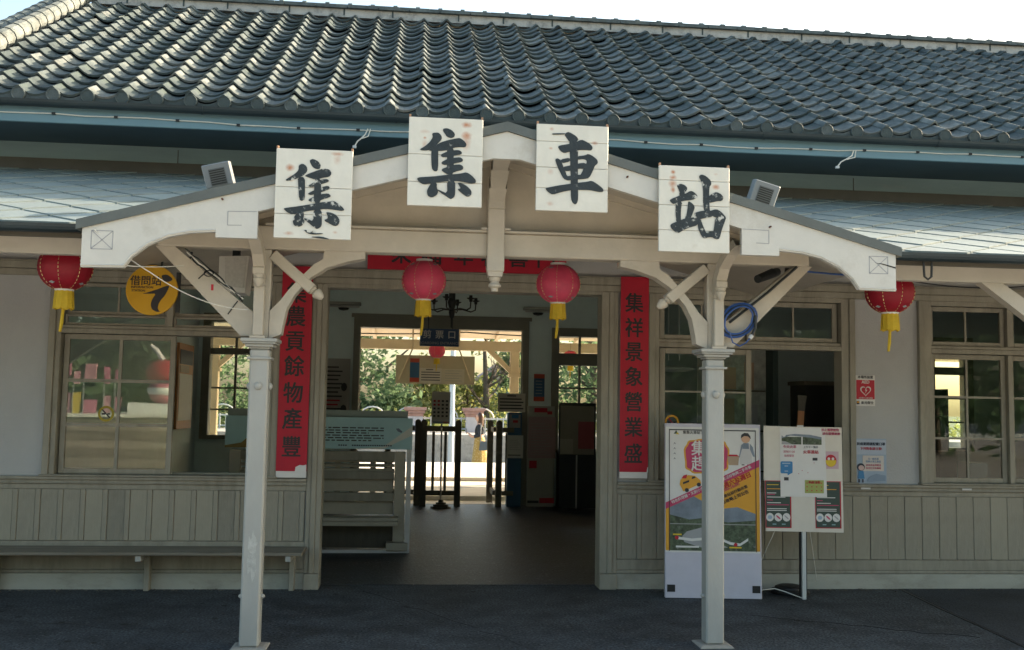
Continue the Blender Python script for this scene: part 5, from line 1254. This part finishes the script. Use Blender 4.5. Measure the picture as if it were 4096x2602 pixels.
# right of the far door: kiosk, cabinet, posters
t = thing('ticket_machine', 'narrow blue ticket machine beside the platform door', 'machine', (1.63, 15.95, 0))
B(1.52, 1.745, 15.86, 16.03, 0, 1.49, c=.006).build('case', BLUEK, t); B(1.54, 1.72, 15.852, 15.8595, 1.25, 1.46).build('screen_panel', GREYI, t); B(1.58, 1.69, 15.849, 15.8515, 1.40, 1.455).build('screen', BLUEI, t); B(1.60, 1.68, 15.849, 15.8515, 1.33, 1.37).build('label_print', REDI, t)
B(1.50, 1.77, 15.848, 15.8515, .77, 1.13).build('paper_notice', PAPER, t); B(1.53, 1.73, 15.845, 15.8475, .81, .825).build('print_line', INK, t)
for k in range(6): B(1.55, 1.72-.02*(k % 3), 15.845, 15.8475, .90+k*.03, .906+k*.03).build('print_line', GREYI, t)
t = thing('notice_card', 'cream paper notice above the blue ticket machine', 'notice', (1.56, 15.8, 1.65))
B(1.35, 1.79, 15.82, 15.826, 1.50, 1.795).build('card', CRM, t)
for k in range(5):
    B(1.38+(.12 if k == 0 else 0), 1.76-(.12 if k == 0 else .03*(k % 2)), 15.8165, 15.8195, 1.745-k*.05, 1.765-k*.05).build('print_line', INK, t)
t = thing('notice_cabinet', 'grey notice cabinet with a pink poster between far door and window', 'cabinet', (2.07, 16.0, 0))
B(1.85, 2.285, 15.93, 16.09, 0, 1.60, c=.005).build('case', CABG, t); B(1.86, 2.30, 15.922, 15.9295, .77, 1.43).build('pink_poster', flat('poster_dusty_pink', (.34, .24, .25)), t)
B(1.95, 2.16, 15.919, 15.9215, 1.50, 1.57).build('red_label', REDI, t); B(2.16, 2.24, 15.919, 15.9215, 1.47, 1.52).build('red_label', REDI, t); B(1.88, 2.0, 15.919, 15.9215, .61, .73).build('red_label', REDI, t)
B(2.05, 2.285, 15.919, 15.9215, .06, .14).build('red_label', REDI, t); B(1.86, 2.04, 15.919, 15.9215, .06, .10).build('print_line', INK, t)
for k in range(12): B(1.90, 2.24-.05*(k % 3), 15.919, 15.9215, .82+k*.045, .828+k*.045).build('print_line', GREYI, t)
for (x0, x1, z0, z1, y, lab) in ((1.955, 2.13, 1.68, 2.12, 16.085, 'narrow blue and red leaflet on the wall above the notice cabinet'),):
    t = thing('leaflet', lab, 'leaflet', (x0, y, z0), 'blue and red leaflets'); B(x0, x1, y, y+.004, z0+.07, z1-.07).build('sheet', BLUEK, t); B(x0, x1, y, y+.004, z1-.0695, z1).build('red_end', flat('leaflet_red', (.40, .06, .03)), t); B(x0, x1, y, y+.004, z0, z0+.0695).build('red_end', bpy.data.materials['leaflet_red'], t)
    for k in range(5): B(x0+.03, x1-.04, y-.003, y-.0005, z0+.12+k*.05, z0+.13+k*.05).build('print_line', GREYI, t)
t = thing('glass_notice_stand', 'framed glass notice stand with a red sheet in front of the far window', 'stand', (2.75, 15.4, 0))
fm = MB(); fm.box(2.27, 2.295, 15.4, 15.42, .85, 1.66).box(2.83, 2.855, 15.4, 15.42, .85, 1.66).box(2.295, 2.83, 15.4, 15.42, 1.61, 1.66); fm.build('frame', DARKIRON, t)
B(2.296, 2.829, 15.408, 15.412, .86, 1.609).build('sheet', flat('sheet_grey', (.20, .19, .155)), t); B(2.58, 2.83, 15.402, 15.4065, .95, 1.37).build('red_sheet', flat('sheet_dull_red', (.25, .05, .06)), t); B(2.30, 2.50, 15.402, 15.4065, .87, 1.10).build('paper_sheet', flat('sheet_pale', (.28, .27, .22)), t)
MB().tube([(2.56, 15.41, .03), (2.56, 15.41, .85)], .012, 8).build('leg', STEEL, t); MB().lathe([(.2, .002), (.2, .02), (.05, .03)], (2.56, 15.41, 0), 18).build('base', BLACK, t)
t = thing('counter_front', 'dark panelled counter below the far right window', 'counter', (2.85, 15.9, 0)); B(2.34, 3.29, 15.75, 16.08, .0, .86).build('front', M('counter_dark', (.02, .028, .03), .5, .2), t); B(2.33, 3.295, 15.70, 16.085, .861, .895).build('top', DKWOOD, t)
# left wall notice
t = thing('framed_notice', 'wood framed notice on the left wall of the hall', 'notice', (-3.36, 15.1, 1.2))
B(-3.378, -3.34, 14.65, 15.6, 1.18, 2.42).build('frame', ORWOOD, t); B(-3.339, -3.333, 14.72, 15.53, 1.30, 1.98).build('sheet', PAPER, t); B(-3.339, -3.333, 14.72, 15.53, 2.12, 2.33).build('header', NAVYI, t); B(-3.339, -3.333, 14.74, 15.3, 2.0, 2.10).build('photo', TAN, t)
t = thing('wall_notice_sheet', 'printed white notice on the wall left of the platform door', 'notice', (-1.2, 16.05, 1.6)); B(-1.42, -1.0, 16.06, 16.07, 1.10, 2.30).build('sheet', flat('sheet_aged', (.33, .32, .30)), t)
for k in range(16): B(-1.40, -1.18+.03*(k % 3), 16.055, 16.0595, 1.16+k*.066, 1.185+k*.066).build('print_line', REDI if k in (6, 7) else INK, t)
for z in (1.18, 1.50, 1.85): MB().prism([(-1.09+.05*math.cos(a*.785), z+.07*math.sin(a*.785)) for a in range(8)], 16.055, 16.0595).build('picture', INK, t)
# office at right
t = thing('office_desk', 'dark desk with stacked files inside the right room', 'desk', (5.6, 10.4, 0)); B(4.2, 6.6, 10.2, 10.9, .72, .76).build('top', M('desk_brown', (.10, .055, .03), .4, .2), t); B(4.25, 6.55, 10.25, 10.28, .05, .72).build('front', bpy.data.materials['desk_brown'], t)
for k, (x, h, mt) in enumerate(((4.5, .35, GREYI), (5.0, .25, TAN), (5.25, .5, BLUEK), (5.75, .42, DARKIRON), (6.1, .3, PAPER))): B(x, x+.2, 10.45, 10.7, .762, .762+h).build('file_stack', mt, t)
t = thing('office_shelf', 'tall dark green shelf standing in the right room', 'shelf', (5.4, 12.0, 0)); GSH = M('shelf_green', (.03, .06, .05), .5, .2)
for z in (.05, .6, 1.1, 1.55): B(5.62, 6.6, 11.8, 12.3, z, z+.03).build('board', GSH, t)
B(5.6, 5.62, 11.8, 12.3, 0, 1.9).build('side', GSH, t); B(6.6, 6.62, 11.8, 12.3, 0, 1.9).build('side', GSH, t)
for k in range(7): B(5.66+k*.12, 5.75+k*.12, 11.85, 12.2, 1.132, 1.36+.05*(k % 3)).build('binder', (BLUEK, TAN, GREYI)[k % 3], t)
t = thing('wall_clock_cabinet', 'dark wooden cabinet seen through the open right window', 'cabinet', (3.9, 10.0, 0)); B(3.93, 4.3, 9.7, 10.1, 0, 1.86).build('case', M('cabinet_black', (.012, .012, .011), .5, .2), t); B(3.91, 4.32, 9.68, 10.12, 1.8602, 1.90).build('top', DKWOOD, t)
t = thing('acoustic_guitar', 'brown acoustic guitar leaning behind the open right window', 'guitar', (3.45, 9.35, .96))
GT = Matrix.Translation((3.66, 9.32, .80)) @ Matrix.Rotation(R(4), 4, 'Y')
body = []
for k in range(28):
    a = 2*math.pi*k/28; rw = .17+.03*math.cos(2*a)-.035*math.sin(a); body.append((rw*math.cos(a), .19*math.sin(a)))
MB().prism(body, -.045, .045, T=GT).build('body', ORWOOD, t); MB().box(-.03, .03, -.055, -.03, .17, .80, T=GT).build('neck', ORWOOD, t); MB().prism([(-.03, .80), (.03, .80), (.045, .95), (-.045, .95)], -.055, -.03, T=GT).build('headstock', DKWOOD, t)
t = thing('pinboard', 'grey pinboard with paper sheets inside the open right window', 'board', (3.4, 10.3, 0)); B(3.0, 3.74, 10.3, 10.34, .3, 2.35).build('panel', M('pinboard_felt', (.34, .37, .34), .9, .35, 9, .4, 30), t)
q = random.Random(6)
for k in range(9):
    x = 3.06+(k % 3)*.22; z = 1.05+(k//3)*.38; B(x, x+q.uniform(.10, .17), 10.292, 10.2985, z+q.uniform(0, .05), z+q.uniform(.22, .3)).build('pinned_sheet', q.choice((PAPER, CRM, TAN, GREYI)), t)
for k in range(3): B(3.05, 3.7, 10.20, 10.299, .95+.42*k, .965+.42*k).build('ledge', DKWOOD, t)
B(3.0, 3.05, 10.1, 10.3, 0, 2.35).build('side_post', M('side_post_green', (.03, .055, .05), .5, .1), t); B(3.745, 3.80, 10.1, 10.34, 0, 2.35).build('side_post', bpy.data.materials['side_post_green'], t)
t = thing('pendant_lamp', 'white shallow pendant lamp inside the window behind the right column', 'lamp', (2.55, 9.6, 1.98))
MB().lathe([(.0, 1.985), (.12, 1.99), (.20, 2.01), (.215, 2.02), (.10, 2.04), (.02, 2.05)], (2.60, 9.8, -.02), 24).build('shade', FROST, t); MB().tube([(2.55, 9.8, 2.08), (2.55, 9.8, 3.6)], .006, 5).tube([(2.66, 9.8, 2.08), (2.66, 9.8, 3.6)], .006, 5).build('rod', FROST, t)

# ------------------------------------------------------------------ platform side
cn = thing('platform_canopy', 'cream timber canopy over the station platform', 'canopy', (2.0, 19.5, 0))
B(-9, 14, 19.42, 19.60, 2.66, 2.85).build('beam', CREAML, cn)
MB().prism([(16.3, 3.62), (21.4, 3.03), (21.4, 3.08), (16.3, 3.68)], -9, 14, ax='x').build('roof_board', CREAML, cn)
for k in range(26):
    x = -8.6+k*.86; MB().prism([(16.35, 3.52), (21.3, 2.95), (21.3, 3.025), (16.35, 3.61)], x, x+.07, ax='x').build('rafter', CREAML, cn)
for y, z in ((17.2, 3.42), (18.4, 3.27)): B(-9, 14, y, y+.08, z-.02, z+.03).build('purlin', CREAML, cn)
for px in (-3.78, 1.98, 7.75):
    B(px-.085, px+.085, 19.42, 19.59, .056, 2.659, c=.008).build('post', CREAML, cn)
    B(px-.12, px+.12, 19.39, 19.62, 2.16, 2.22).build('post_cap', CREAML, cn)
    for s in (-1, 1):
        P = [(px+s*.086, 2.22), (px+s*.086, 2.34), (px+s*.60, 2.85), (px+s*.74, 2.85)]
        MB().prism([(a, min(z, 2.84)) for a, z in (P if s < 0 else P[::-1])], 19.44, 19.56).build('brace', CREAML, cn)
MB().tube(sag((-3, 19.2, 3.02), (1.0, 19.2, 3.0), .08)+sag((1.0, 19.2, 3.0), (5.0, 19.2, 3.02), .06)[1:], .012, 5).build('cable', DARKIRON, cn)
t = thing('hanging_board', 'cream notice board hung on two rods over the platform', 'board', (.38, 17.6, 2.2))
B(-.306, 1.079, 17.6, 17.64, 1.955, 2.455).build('panel', flat('board_cream', (.50, .44, .31)), t)
B(.112, .50, 17.592, 17.599, 1.965, 2.235).build('paper_sheet', flat('sheet_white', (.60, .56, .50)), t); B(.505, .90, 17.592, 17.599, 1.965, 2.225).build('paper_sheet', flat('sheet_cream', (.58, .53, .43)), t)
for k in range(5):
    B(.14+.08*(k == 0), .47-.12*(k == 0), 17.588, 17.5915, 2.20-k*.046, 2.215-k*.046).build('print_line', INK, t); B(.56, .86-.05*(k % 2), 17.588, 17.5915, 2.19-k*.044, 2.196-k*.044).build('print_line', GREYI, t)
B(-.06, .105, 17.592, 17.599, 2.06, 2.33).build('leaflet_sheet', BLUEK, t); B(-.06, .105, 17.592, 17.599, 2.3305, 2.40).build('leaflet_end', bpy.data.materials['leaflet_red'], t); B(-.06, .105, 17.592, 17.599, 1.985, 2.0595).build('leaflet_end', bpy.data.materials['leaflet_red'], t)
for x0, x1 in ((-.02, -.25), (.80, 1.01)): MB().tube([(x0, 17.56, 3.4), (x0, 17.56, 2.57), (x1, 17.56, 2.02)], .014, 6).build('rod', CREAML, t)
# woman
wm = thing('person', 'woman in a dark jacket and dotted mustard skirt looking at her phone', 'person', (1.78, 26.4, -.22))
def skinmesh(name, verts, edges, radii, mat, par, sub=2):
    me = bpy.data.meshes.new(name); off = WL[par]
    me.from_pydata([tuple(Vector(v)) for v in verts], edges, []); me.materials.append(mat)
    o = bpy.data.objects.new(name, me); COL.objects.link(o); o.parent = par; WL[o] = off
    me.skin_vertices or me.attributes
    md = o.modifiers.new('skin', 'SKIN'); md.use_smooth_shade = True
    for i, rd in enumerate(radii): me.skin_vertices[0].data[i].radius = rd if isinstance(rd, tuple) else (rd, rd)
    me.skin_vertices[0].data[0].use_root = True
    sb = o.modifiers.new('sub', 'SUBSURF'); sb.levels = sub; sb.render_levels = sub
    return o
# she faces -X; local coordinates from her feet (x forward = -X)
V = [(0, 0, .84), (0, 0, .98), (.0, 0, 1.15), (.0, 0, 1.28), (-.01, 0, 1.36), (-.03, 0, 1.42), (-.045, 0, 1.50), (-.04, 0, 1.55),
     (-.01, -.15, 1.26), (-.01, -.20, 1.02), (-.20, -.14, .99), (-.29, -.10, 1.06),
     (.0, .15, 1.26), (.01, .21, 1.02), (-.18, .14, .99), (-.28, .08, 1.07),
     (.01, -.08, .78), (.02, -.085, .45), (.05, -.085, .07), (-.07, -.09, .03),
     (.0, .08, .78), (-.03, .085, .45), (.0, .085, .07), (-.12, .09, .03)]
E_ = [(0, 1), (1, 2), (2, 3), (3, 4), (4, 5), (5, 6), (6, 7), (3, 8), (8, 9), (9, 10), (10, 11), (3, 12), (12, 13), (13, 14), (14, 15), (0, 16), (16, 17), (17, 18), (18, 19), (0, 20), (20, 21), (21, 22), (22, 23)]
rad = [(.13, .11), (.11, .095), (.13, .10), (.12, .09), .05, (.062, .055), (.088, .072), .06, .05, .04, .032, .026, .05, .04, .032, .026, .085, .055, .036, .03, .085, .055, .036, .03]
skinmesh('body', V, E_, rad, SKIN, wm)
JV = [V[1], V[2], V[3], (-.01, 0, 1.335), V[8], V[9], (-.17, -.15, .99), V[12], V[13], (-.15, .15, .99)]
skinmesh('jacket', JV, [(0, 1), (1, 2), (2, 3), (2, 4), (4, 5), (5, 6), (2, 7), (7, 8), (8, 9)], [(.135, .115), (.145, .115), (.135, .105), .065, .062, .052, .044, .062, .052, .044], JACK, wm)
ox, oy, oz = WL[wm]
def wl(mb): mb.v = [(x+ox, y+oy, z+oz) for x, y, z in mb.v]; return mb
sk = MB(); vs, fs = [], []; n = 24
for i, (rd, z) in enumerate(((.135, .98), (.155, .90), (.18, .75), (.215, .50), (.25, .25))):
    for k in range(n):
        a = 2*math.pi*k/n; rr_ = rd*(1+.05*i*.5*math.sin(a*7)); vs.append((rr_*math.cos(a)*.9+.01*i, rr_*math.sin(a), z))
fs = [(i*n+k, (i+1)*n+k, (i+1)*n+(k+1) % n, i*n+(k+1) % n) for i in range(4) for k in range(n)]
wl(sk.add(vs, fs)).build('skirt', SKIRT, wm, smooth=True)
hr = MB(); hr.lathe([(.0, 1.63), (.06, 1.62), (.10, 1.57), (.112, 1.50), (.10, 1.42), (.10, 1.33), (.085, 1.22), (.05, 1.17), (.0, 1.165)], (.025, 0, 0), 16, sx=.82, sy=.92); wl(hr).build('hair', HAIRM, wm, smooth=True)
fc = MB().lathe([(.0, -.085), (.05, -.075), (.066, -.03), (.07, .02), (.055, .07), (.0, .09)], (-.055, 0, 1.49), 14, sx=.75); fc.lathe([(.0, -.02), (.012, -.012), (.007, .02), (.0, .025)], (-.113, 0, 1.485), 8); wl(fc).build('face', SKIN, wm, smooth=True)
wl(MB().box(-.125, -.098, -.025, -.012, 1.505, 1.515).box(-.125, -.098, .012, .025, 1.505, 1.515).box(-.12, -.1, -.02, .02, 1.445, 1.452)).build('features', HAIRM, wm)
for s in (-1, 1):
    fg = MB()
    for k in range(4): fg.tube([(-.29, s*.09+(k-1.5)*.014, 1.065), (-.325, s*.075+(k-1.5)*.013, 1.085), (-.335+.004*abs(k-1.5), s*.06+(k-1.5)*.012, 1.11)], [.009, .008, .006], 6)
    fg.tube([(-.285, s*.07, 1.06), (-.30, s*.045, 1.09), (-.315, s*.04, 1.115)], [.010, .009, .007], 6); wl(fg).build('fingers', SKIN, wm)
wl(MB().box(-.345, -.335, -.036, .036, 1.06, 1.20, c=.003)).build('phone', BLACK, wm)
t = thing('shoulder_bag', 'dark blue shoulder bag hanging at the woman\'s hip', 'bag', (1.9, 26.2, .6))
WL[t] = (1.9, 26.2, .6); bg_ = MB().prism([(1.76, .42), (2.02, .42), (1.99, .66), (1.79, .66)], 26.10, 26.17); bg_.build('pouch', BAGM, t); MB().tube([(1.79, 26.13, .66), (1.80, 26.20, 1.0), (1.80, 26.27, 1.13), (1.86, 26.27, 1.0), (1.98, 26.13, .66)], .012, 6).build('strap', BAGM, t)
# behind her: piers, fence, lamp post, trees, house
for k, (x, lab) in enumerate(((.10, 'brick gate pier with a wide cap behind the ticket gate'), (-2.3, 'brick gate pier with a wide cap left of the timetable card'), (2.02, 'brick gate pier with a wide cap behind the woman'))):
    t = thing('brick_pier', lab, 'pier', (x, 33, .7), 'brick piers along the far fence'); B(x-.25, x+.25, 32.8, 33.3, .70, 1.20).build('shaft', M('pier_paint', (.45, .43, .45), .8, .1) if k == 0 else bpy.data.materials['pier_paint'], t)
    for r_ in range(3): B(x-.27-.05*r_, x+.27+.05*r_, 32.78-.05*r_, 33.32+.05*r_, 1.201+r_*.10, 1.297+r_*.10).build('cap_course', BRICK, t)
t = thing('picket_fence', 'pale low metal fence with arched tops along the far platform', 'fence', (0, 33.2, .7))
B(-14, 14, 33.1, 33.14, .78, .83).build('rail', FROST, t); B(-14, 14, 33.1, 33.14, 1.12, 1.17).build('rail', FROST, t)
pk = B(0, .04, 0, .03, 0, .5).mesh('picket', FROST)
for k in range(90): put('picket', pk, t, (-9+k*.2, 33.07, .70))
for k in range(16):
    a0 = -9+k*1.2; MB().tube([(a0+.4*math.cos(R(180-i*22.5))+.5, 33.12, 1.17+.32*math.sin(R(180-i*22.5))) for i in range(9)], .025, 5).build('arch', FROST, t)
t = thing('yellow_board', 'small yellow board on the far fence beside the woman', 'board', (1.0, 32.9, .9)); B(.75, 1.28, 33.02, 33.05, .75, 1.25).build('panel', flat('board_yellow', (.55, .50, .12)), t)
t = thing('lamp_post', 'tall pale steel lamp post beyond the tracks', 'post', (1.12, 28.5, -.2)); MB().tube([(1.12, 28.5, -.3), (1.13, 28.5, 7.5)], [.085, .06], 12).build('pole', M('pole_paint', (.42, .50, .56), .4, .05), t); MB().tube([(1.13, 28.5, 7.4), (2.0, 28.5, 7.7)], .04, 8).build('arm', STEEL, t)
t = thing('distant_house', 'pale grey house showing between the trees beyond the tracks', 'house', (5.2, 62, 0)); HW = M('house_grey', (.30, .34, .38), .8, .05)
B(3.8, 6.6, 60, 66, -.1, 3.0).build('wall', HW, t); MB().prism([(3.5, 3.0), (6.9, 3.0), (5.2, 4.2)], 59.6, 66.4).build('roof', M('house_roof', (.28, .20, .19), .8, .1), t)
for x in (4.2, 5.4): B(x, x+.7, 59.96, 59.995, 1.2, 2.2).build('window', DARKIRON, t)

def tree(name, lab, x, y, z0, h, cr, n, mat, seed, bare=False, low=.25, group='trees beyond the tracks', size=.13, zs=1.0):
    q = random.Random(seed); t = thing('tree', lab, 'tree', (x, y, z0), group)
    tr = MB(); tr.tube([(x, y, z0-.2), (x+q.uniform(-.1, .1), y, z0+h*.35), (x+q.uniform(-.2, .2), y, z0+h*.7), (x, y, z0+h*.92)], [h*.028, h*.022, h*.013, .02], 8)
    tips = []
    for k in range(11):
        zb = z0+h*q.uniform(.25, .8); a = q.uniform(0, 6.28); L = cr*q.uniform(.5, 1.0)
        p0 = Vector((x, y, zb)); p1 = p0+Vector((math.cos(a), math.sin(a), .6))*L*.5; p2 = p0+Vector((math.cos(a), math.sin(a), .75))*L
        tr.tube([p0, p1, p2], [h*.011, h*.007, .012], 5); tips += [p1, p2]
        if bare:
            for _ in range(5):
                d = Vector((q.uniform(-1, 1), q.uniform(-1, 1), q.uniform(.2, 1.2))); tr.tube([p1.lerp(p2, q.random()), p2+d*L*.35], [.012, .006], 4)
    tr.build('trunk', BARK, t)
    lf = MB(); cl = []
    for k in range(46 if not bare else 10):
        a = q.uniform(0, 6.28); u = q.uniform(-1, 1); rd = cr*q.uniform(.35, 1.0)*math.sqrt(max(.12, 1-abs(u)**2.2))
        cl.append((x+rd*math.cos(a), y+rd*math.sin(a), z0+h*(low+(1-low)*(u*.5+.5)), q.uniform(.35, .75)*cr*.34))
    for k in range(n if size > .2 else int(n*2.1)):
        cx, cy, cz, cs = q.choice(cl); p = Vector((cx+q.gauss(0, cs), cy+q.gauss(0, cs), cz+q.gauss(0, cs*.8*zs)))
        d = Vector((q.gauss(0, 1), q.gauss(0, 1), q.gauss(0, .7))).normalized(); e = d.cross(Vector((q.gauss(0, 1), q.gauss(0, 1), q.gauss(0, 1)))).normalized()
        s = size*q.choice((.35, .6, .8, 1.0, 1.5)); lf.add([p-d*s, p+e*s*.45, p+d*s, p-e*s*.45], [(0, 1, 2, 3)])
    lf.build('crown', mat, t)
    return t
tree('tree', 'dense deep green tree at the left edge of the platform doorway', -2.1, 38, -.1, 8.0, 2.6, 4600, LEAFD, 1, low=.08)
tree('tree', 'slender yellow green tree between the hanging board and the lamp post', .3, 41, -.1, 3.3, 1.6, 2300, LEAFY, 2, low=.08)
tree('tree', 'bright yellow green bush tree behind the lamp post', 2.4, 44, -.1, 2.7, 1.5, 1500, LEAFY, 3, low=.05)
tree('tree', 'nearly bare tree against the sky beside the canopy post', 3.0, 40, -.1, 5.6, 1.5, 160, LEAFY, 4, bare=True)
tree('tree', 'deep green tree seen through the far right window', 7.6, 42, -.1, 8.0, 3.4, 4200, LEAFD, 5, low=.08)
tree('tree', 'deep green tree seen through the far left window', -8.2, 42, -.1, 8.0, 3.2, 4200, LEAFD, 6, low=.08)
tree('tree', 'round green tree behind the far right corner', 15.5, 42, -.1, 7.0, 3.4, 3200, LEAFD, 7, low=.08)
tree('tree', 'dark green tree behind the canopy post', 4.75, 46, -.1, 4.6, 1.1, 1300, LEAFD, 8, low=.08)
hg = MB(); q = random.Random(12)
for k in range(11000):
    p = Vector((q.uniform(-16, 22), q.uniform(36, 37.5), q.uniform(-.1, 1.15+.3*math.sin(q.uniform(0, 6))))); d = Vector((q.gauss(0, 1), q.gauss(0, 1), q.gauss(0, .8))).normalized(); e = d.cross(Vector((q.gauss(0, 1), q.gauss(0, 1), q.gauss(0, 1)))).normalized(); s = .11*q.uniform(.5, 1.2)
    hg.add([p-d*s, p+e*s*.5, p+d*s, p-e*s*.5], [(0, 1, 2, 3)])
o = hg.build('undergrowth', LEAFY); o['kind'] = 'stuff'

# ------------------------------------------------------------------ the square behind the camera (seen only in the panes)
RETW = M('retaining_brick', (.16, .135, .11), .9, .5, 3, .6, 12, stretch=(.5, 1, 3)); RETS = M('retaining_stone', (.24, .21, .175), .9, .45, 2.5, .6, 12, stretch=(.5, 1, 3))
t = thing('retaining_wall', 'low paved retaining wall across the station square', 'wall', (-7, -6.5, 0)); B(-13, -3.2, -9, -6.2, .004, 1.17).build('wall', RETW, t); B(-13, -3.2, -9, -6.15, 1.171, 1.25).build('coping', CONC, t)
for k in range(5): B(-13, -3.2, -6.199, -6.19, .20*k+.05, .20*k+.23).build('stone_course', RETW if k % 2 else RETS, t)
t = thing('stone_plinth', 'white block plinth on the retaining wall across the square', 'plinth', (-5.9, -6.8, 1.25)); B(-6.6, -5.2, -7.4, -6.3, 1.251, 1.50).build('block', PAPER, t)
t = thing('festival_jar', 'red and pink round jar on the white plinth across the square', 'jar', (-5.9, -6.9, 1.5)); MB().lathe([(.22, 1.501), (.34, 1.60), (.40, 1.80), (.36, 1.98)], (-5.9, -6.9, 0), 24).build('belly', M('jar_pink', (.40, .13, .17), .5, .3, 4), t, smooth=True); MB().lathe([(.38, 1.981), (.48, 2.15), (.50, 2.30), (.40, 2.46), (.2, 2.55), (.0, 2.56)], (-5.9, -6.9, 0), 24).build('lid', M('jar_red', (.34, .02, .03), .4, .3, 4), t, smooth=True)
MB().lathe([(.372, 1.70), (.402, 1.74), (.412, 1.80), (.408, 1.86)], (-5.9, -6.9, 0), 24).build('white_band', PAPER, t); MB().tube([(-6.0, -6.9, 2.56), (-6.15, -6.9, 2.78), (-6.3, -6.9, 2.9)], [.06, .05, .03], 8).build('handle', PAPER, t)
t = thing('festival_display', 'row of narrow yellow and pink festival panels on the retaining wall', 'display', (-7.7, -6.8, 1.25)); q = random.Random(4)
RSE = M('panel_rose', (.42, .15, .22), .6, .3, 5); PNK = M('panel_pink', (.42, .22, .26), .6, .3, 5); YLP = M('panel_yellow', (.46, .34, .06), .6, .3, 5)
x = -9.1
while x < -6.9:
    wd = q.uniform(.12, .34); z0 = 1.251; h = q.uniform(.3, .55); mt = q.choice((RSE, PNK, YLP, PAPER))
    B(x, x+wd, -6.85, -6.80, z0, z0+h).build('panel', mt, t)
    for k in range(3): B(x+.03, x+wd-.03, -6.858, -6.851, z0+.08+k*.1, z0+.11+k*.1).build('print_line', q.choice((PAPER, REDI, INK)), t)
    if q.random() < .8:
        zb = 1.95+q.uniform(-.1, .2); B(x+.02, x+wd*.9, -6.80, -6.76, zb, zb+q.uniform(.18, .45)).build('panel', q.choice((YLP, PNK, RSE, SKYI)), t)
    B(x, x+.02, -6.79, -6.77, 1.251, 2.0).build('upright', STEEL, t); x += wd+q.uniform(.03, .14)
tree('tree', 'broad dark tree across the square behind the festival panels', -10.5, -13, 0, 8, 4.2, 2600, LEAFD, 21, group='trees across the square', low=.2, size=.34)
tree('tree', 'broad green tree across the square on the street side', -2.5, -19, 0, 8.5, 4.5, 2600, LEAFD, 22, group='trees across the square', low=.2, size=.34)
tree('tree', 'tall green tree across the square opposite the right windows', 10.5, -15, 0, 8, 4.2, 2600, LEAFD, 23, group='trees across the square', low=.2, size=.34)
tree('tree', 'wide dark tree across the square far right', 20, -19, 0, 9, 5.0, 2600, LEAFD, 24, group='trees across the square', low=.12, size=.4)
tree('tree', 'dark bushy tree across the square behind the jar', -6.5, -15, 0, 7, 4.0, 2600, LEAFD, 25, group='trees across the square', low=.1, size=.34)

# ------------------------------------------------------------------ lettering becomes plain meshes
dg = bpy.context.evaluated_depsgraph_get(); dg.update()
for o in [q for q in bpy.data.objects if q.type == 'FONT']:
    nm = o.name; me = bpy.data.meshes.new_from_object(o.evaluated_get(dg)); me.name = 'lettering'
    b = FAT.get(o.name, 0)
    if b > 0:                                                          # heavier strokes: the glyph repeated a hair's breadth aside
        vs = [v.co.copy() for v in me.vertices]; fs = [tuple(p.vertices) for p in me.polygons]; mt = me.materials[0]
        V2, F2 = [], []
        for q, (dx, dy) in enumerate(((-1, -.7), (1, -.7), (0, .9), (-1, .7), (1, .7))):
            k0 = len(V2); V2 += [(v.x+dx*b, v.y+dy*b, v.z+.00025*q) for v in vs]; F2 += [tuple(i+k0 for i in g) for g in fs]
        me = bpy.data.meshes.new('lettering'); me.from_pydata(V2, [], F2); me.materials.append(mt)
    n = bpy.data.objects.new('tmp', me); COL.objects.link(n); n.parent = o.parent
    n.location = o.location; n.rotation_euler = o.rotation_euler; n.scale = o.scale
    bpy.data.objects.remove(o); n.name = nm
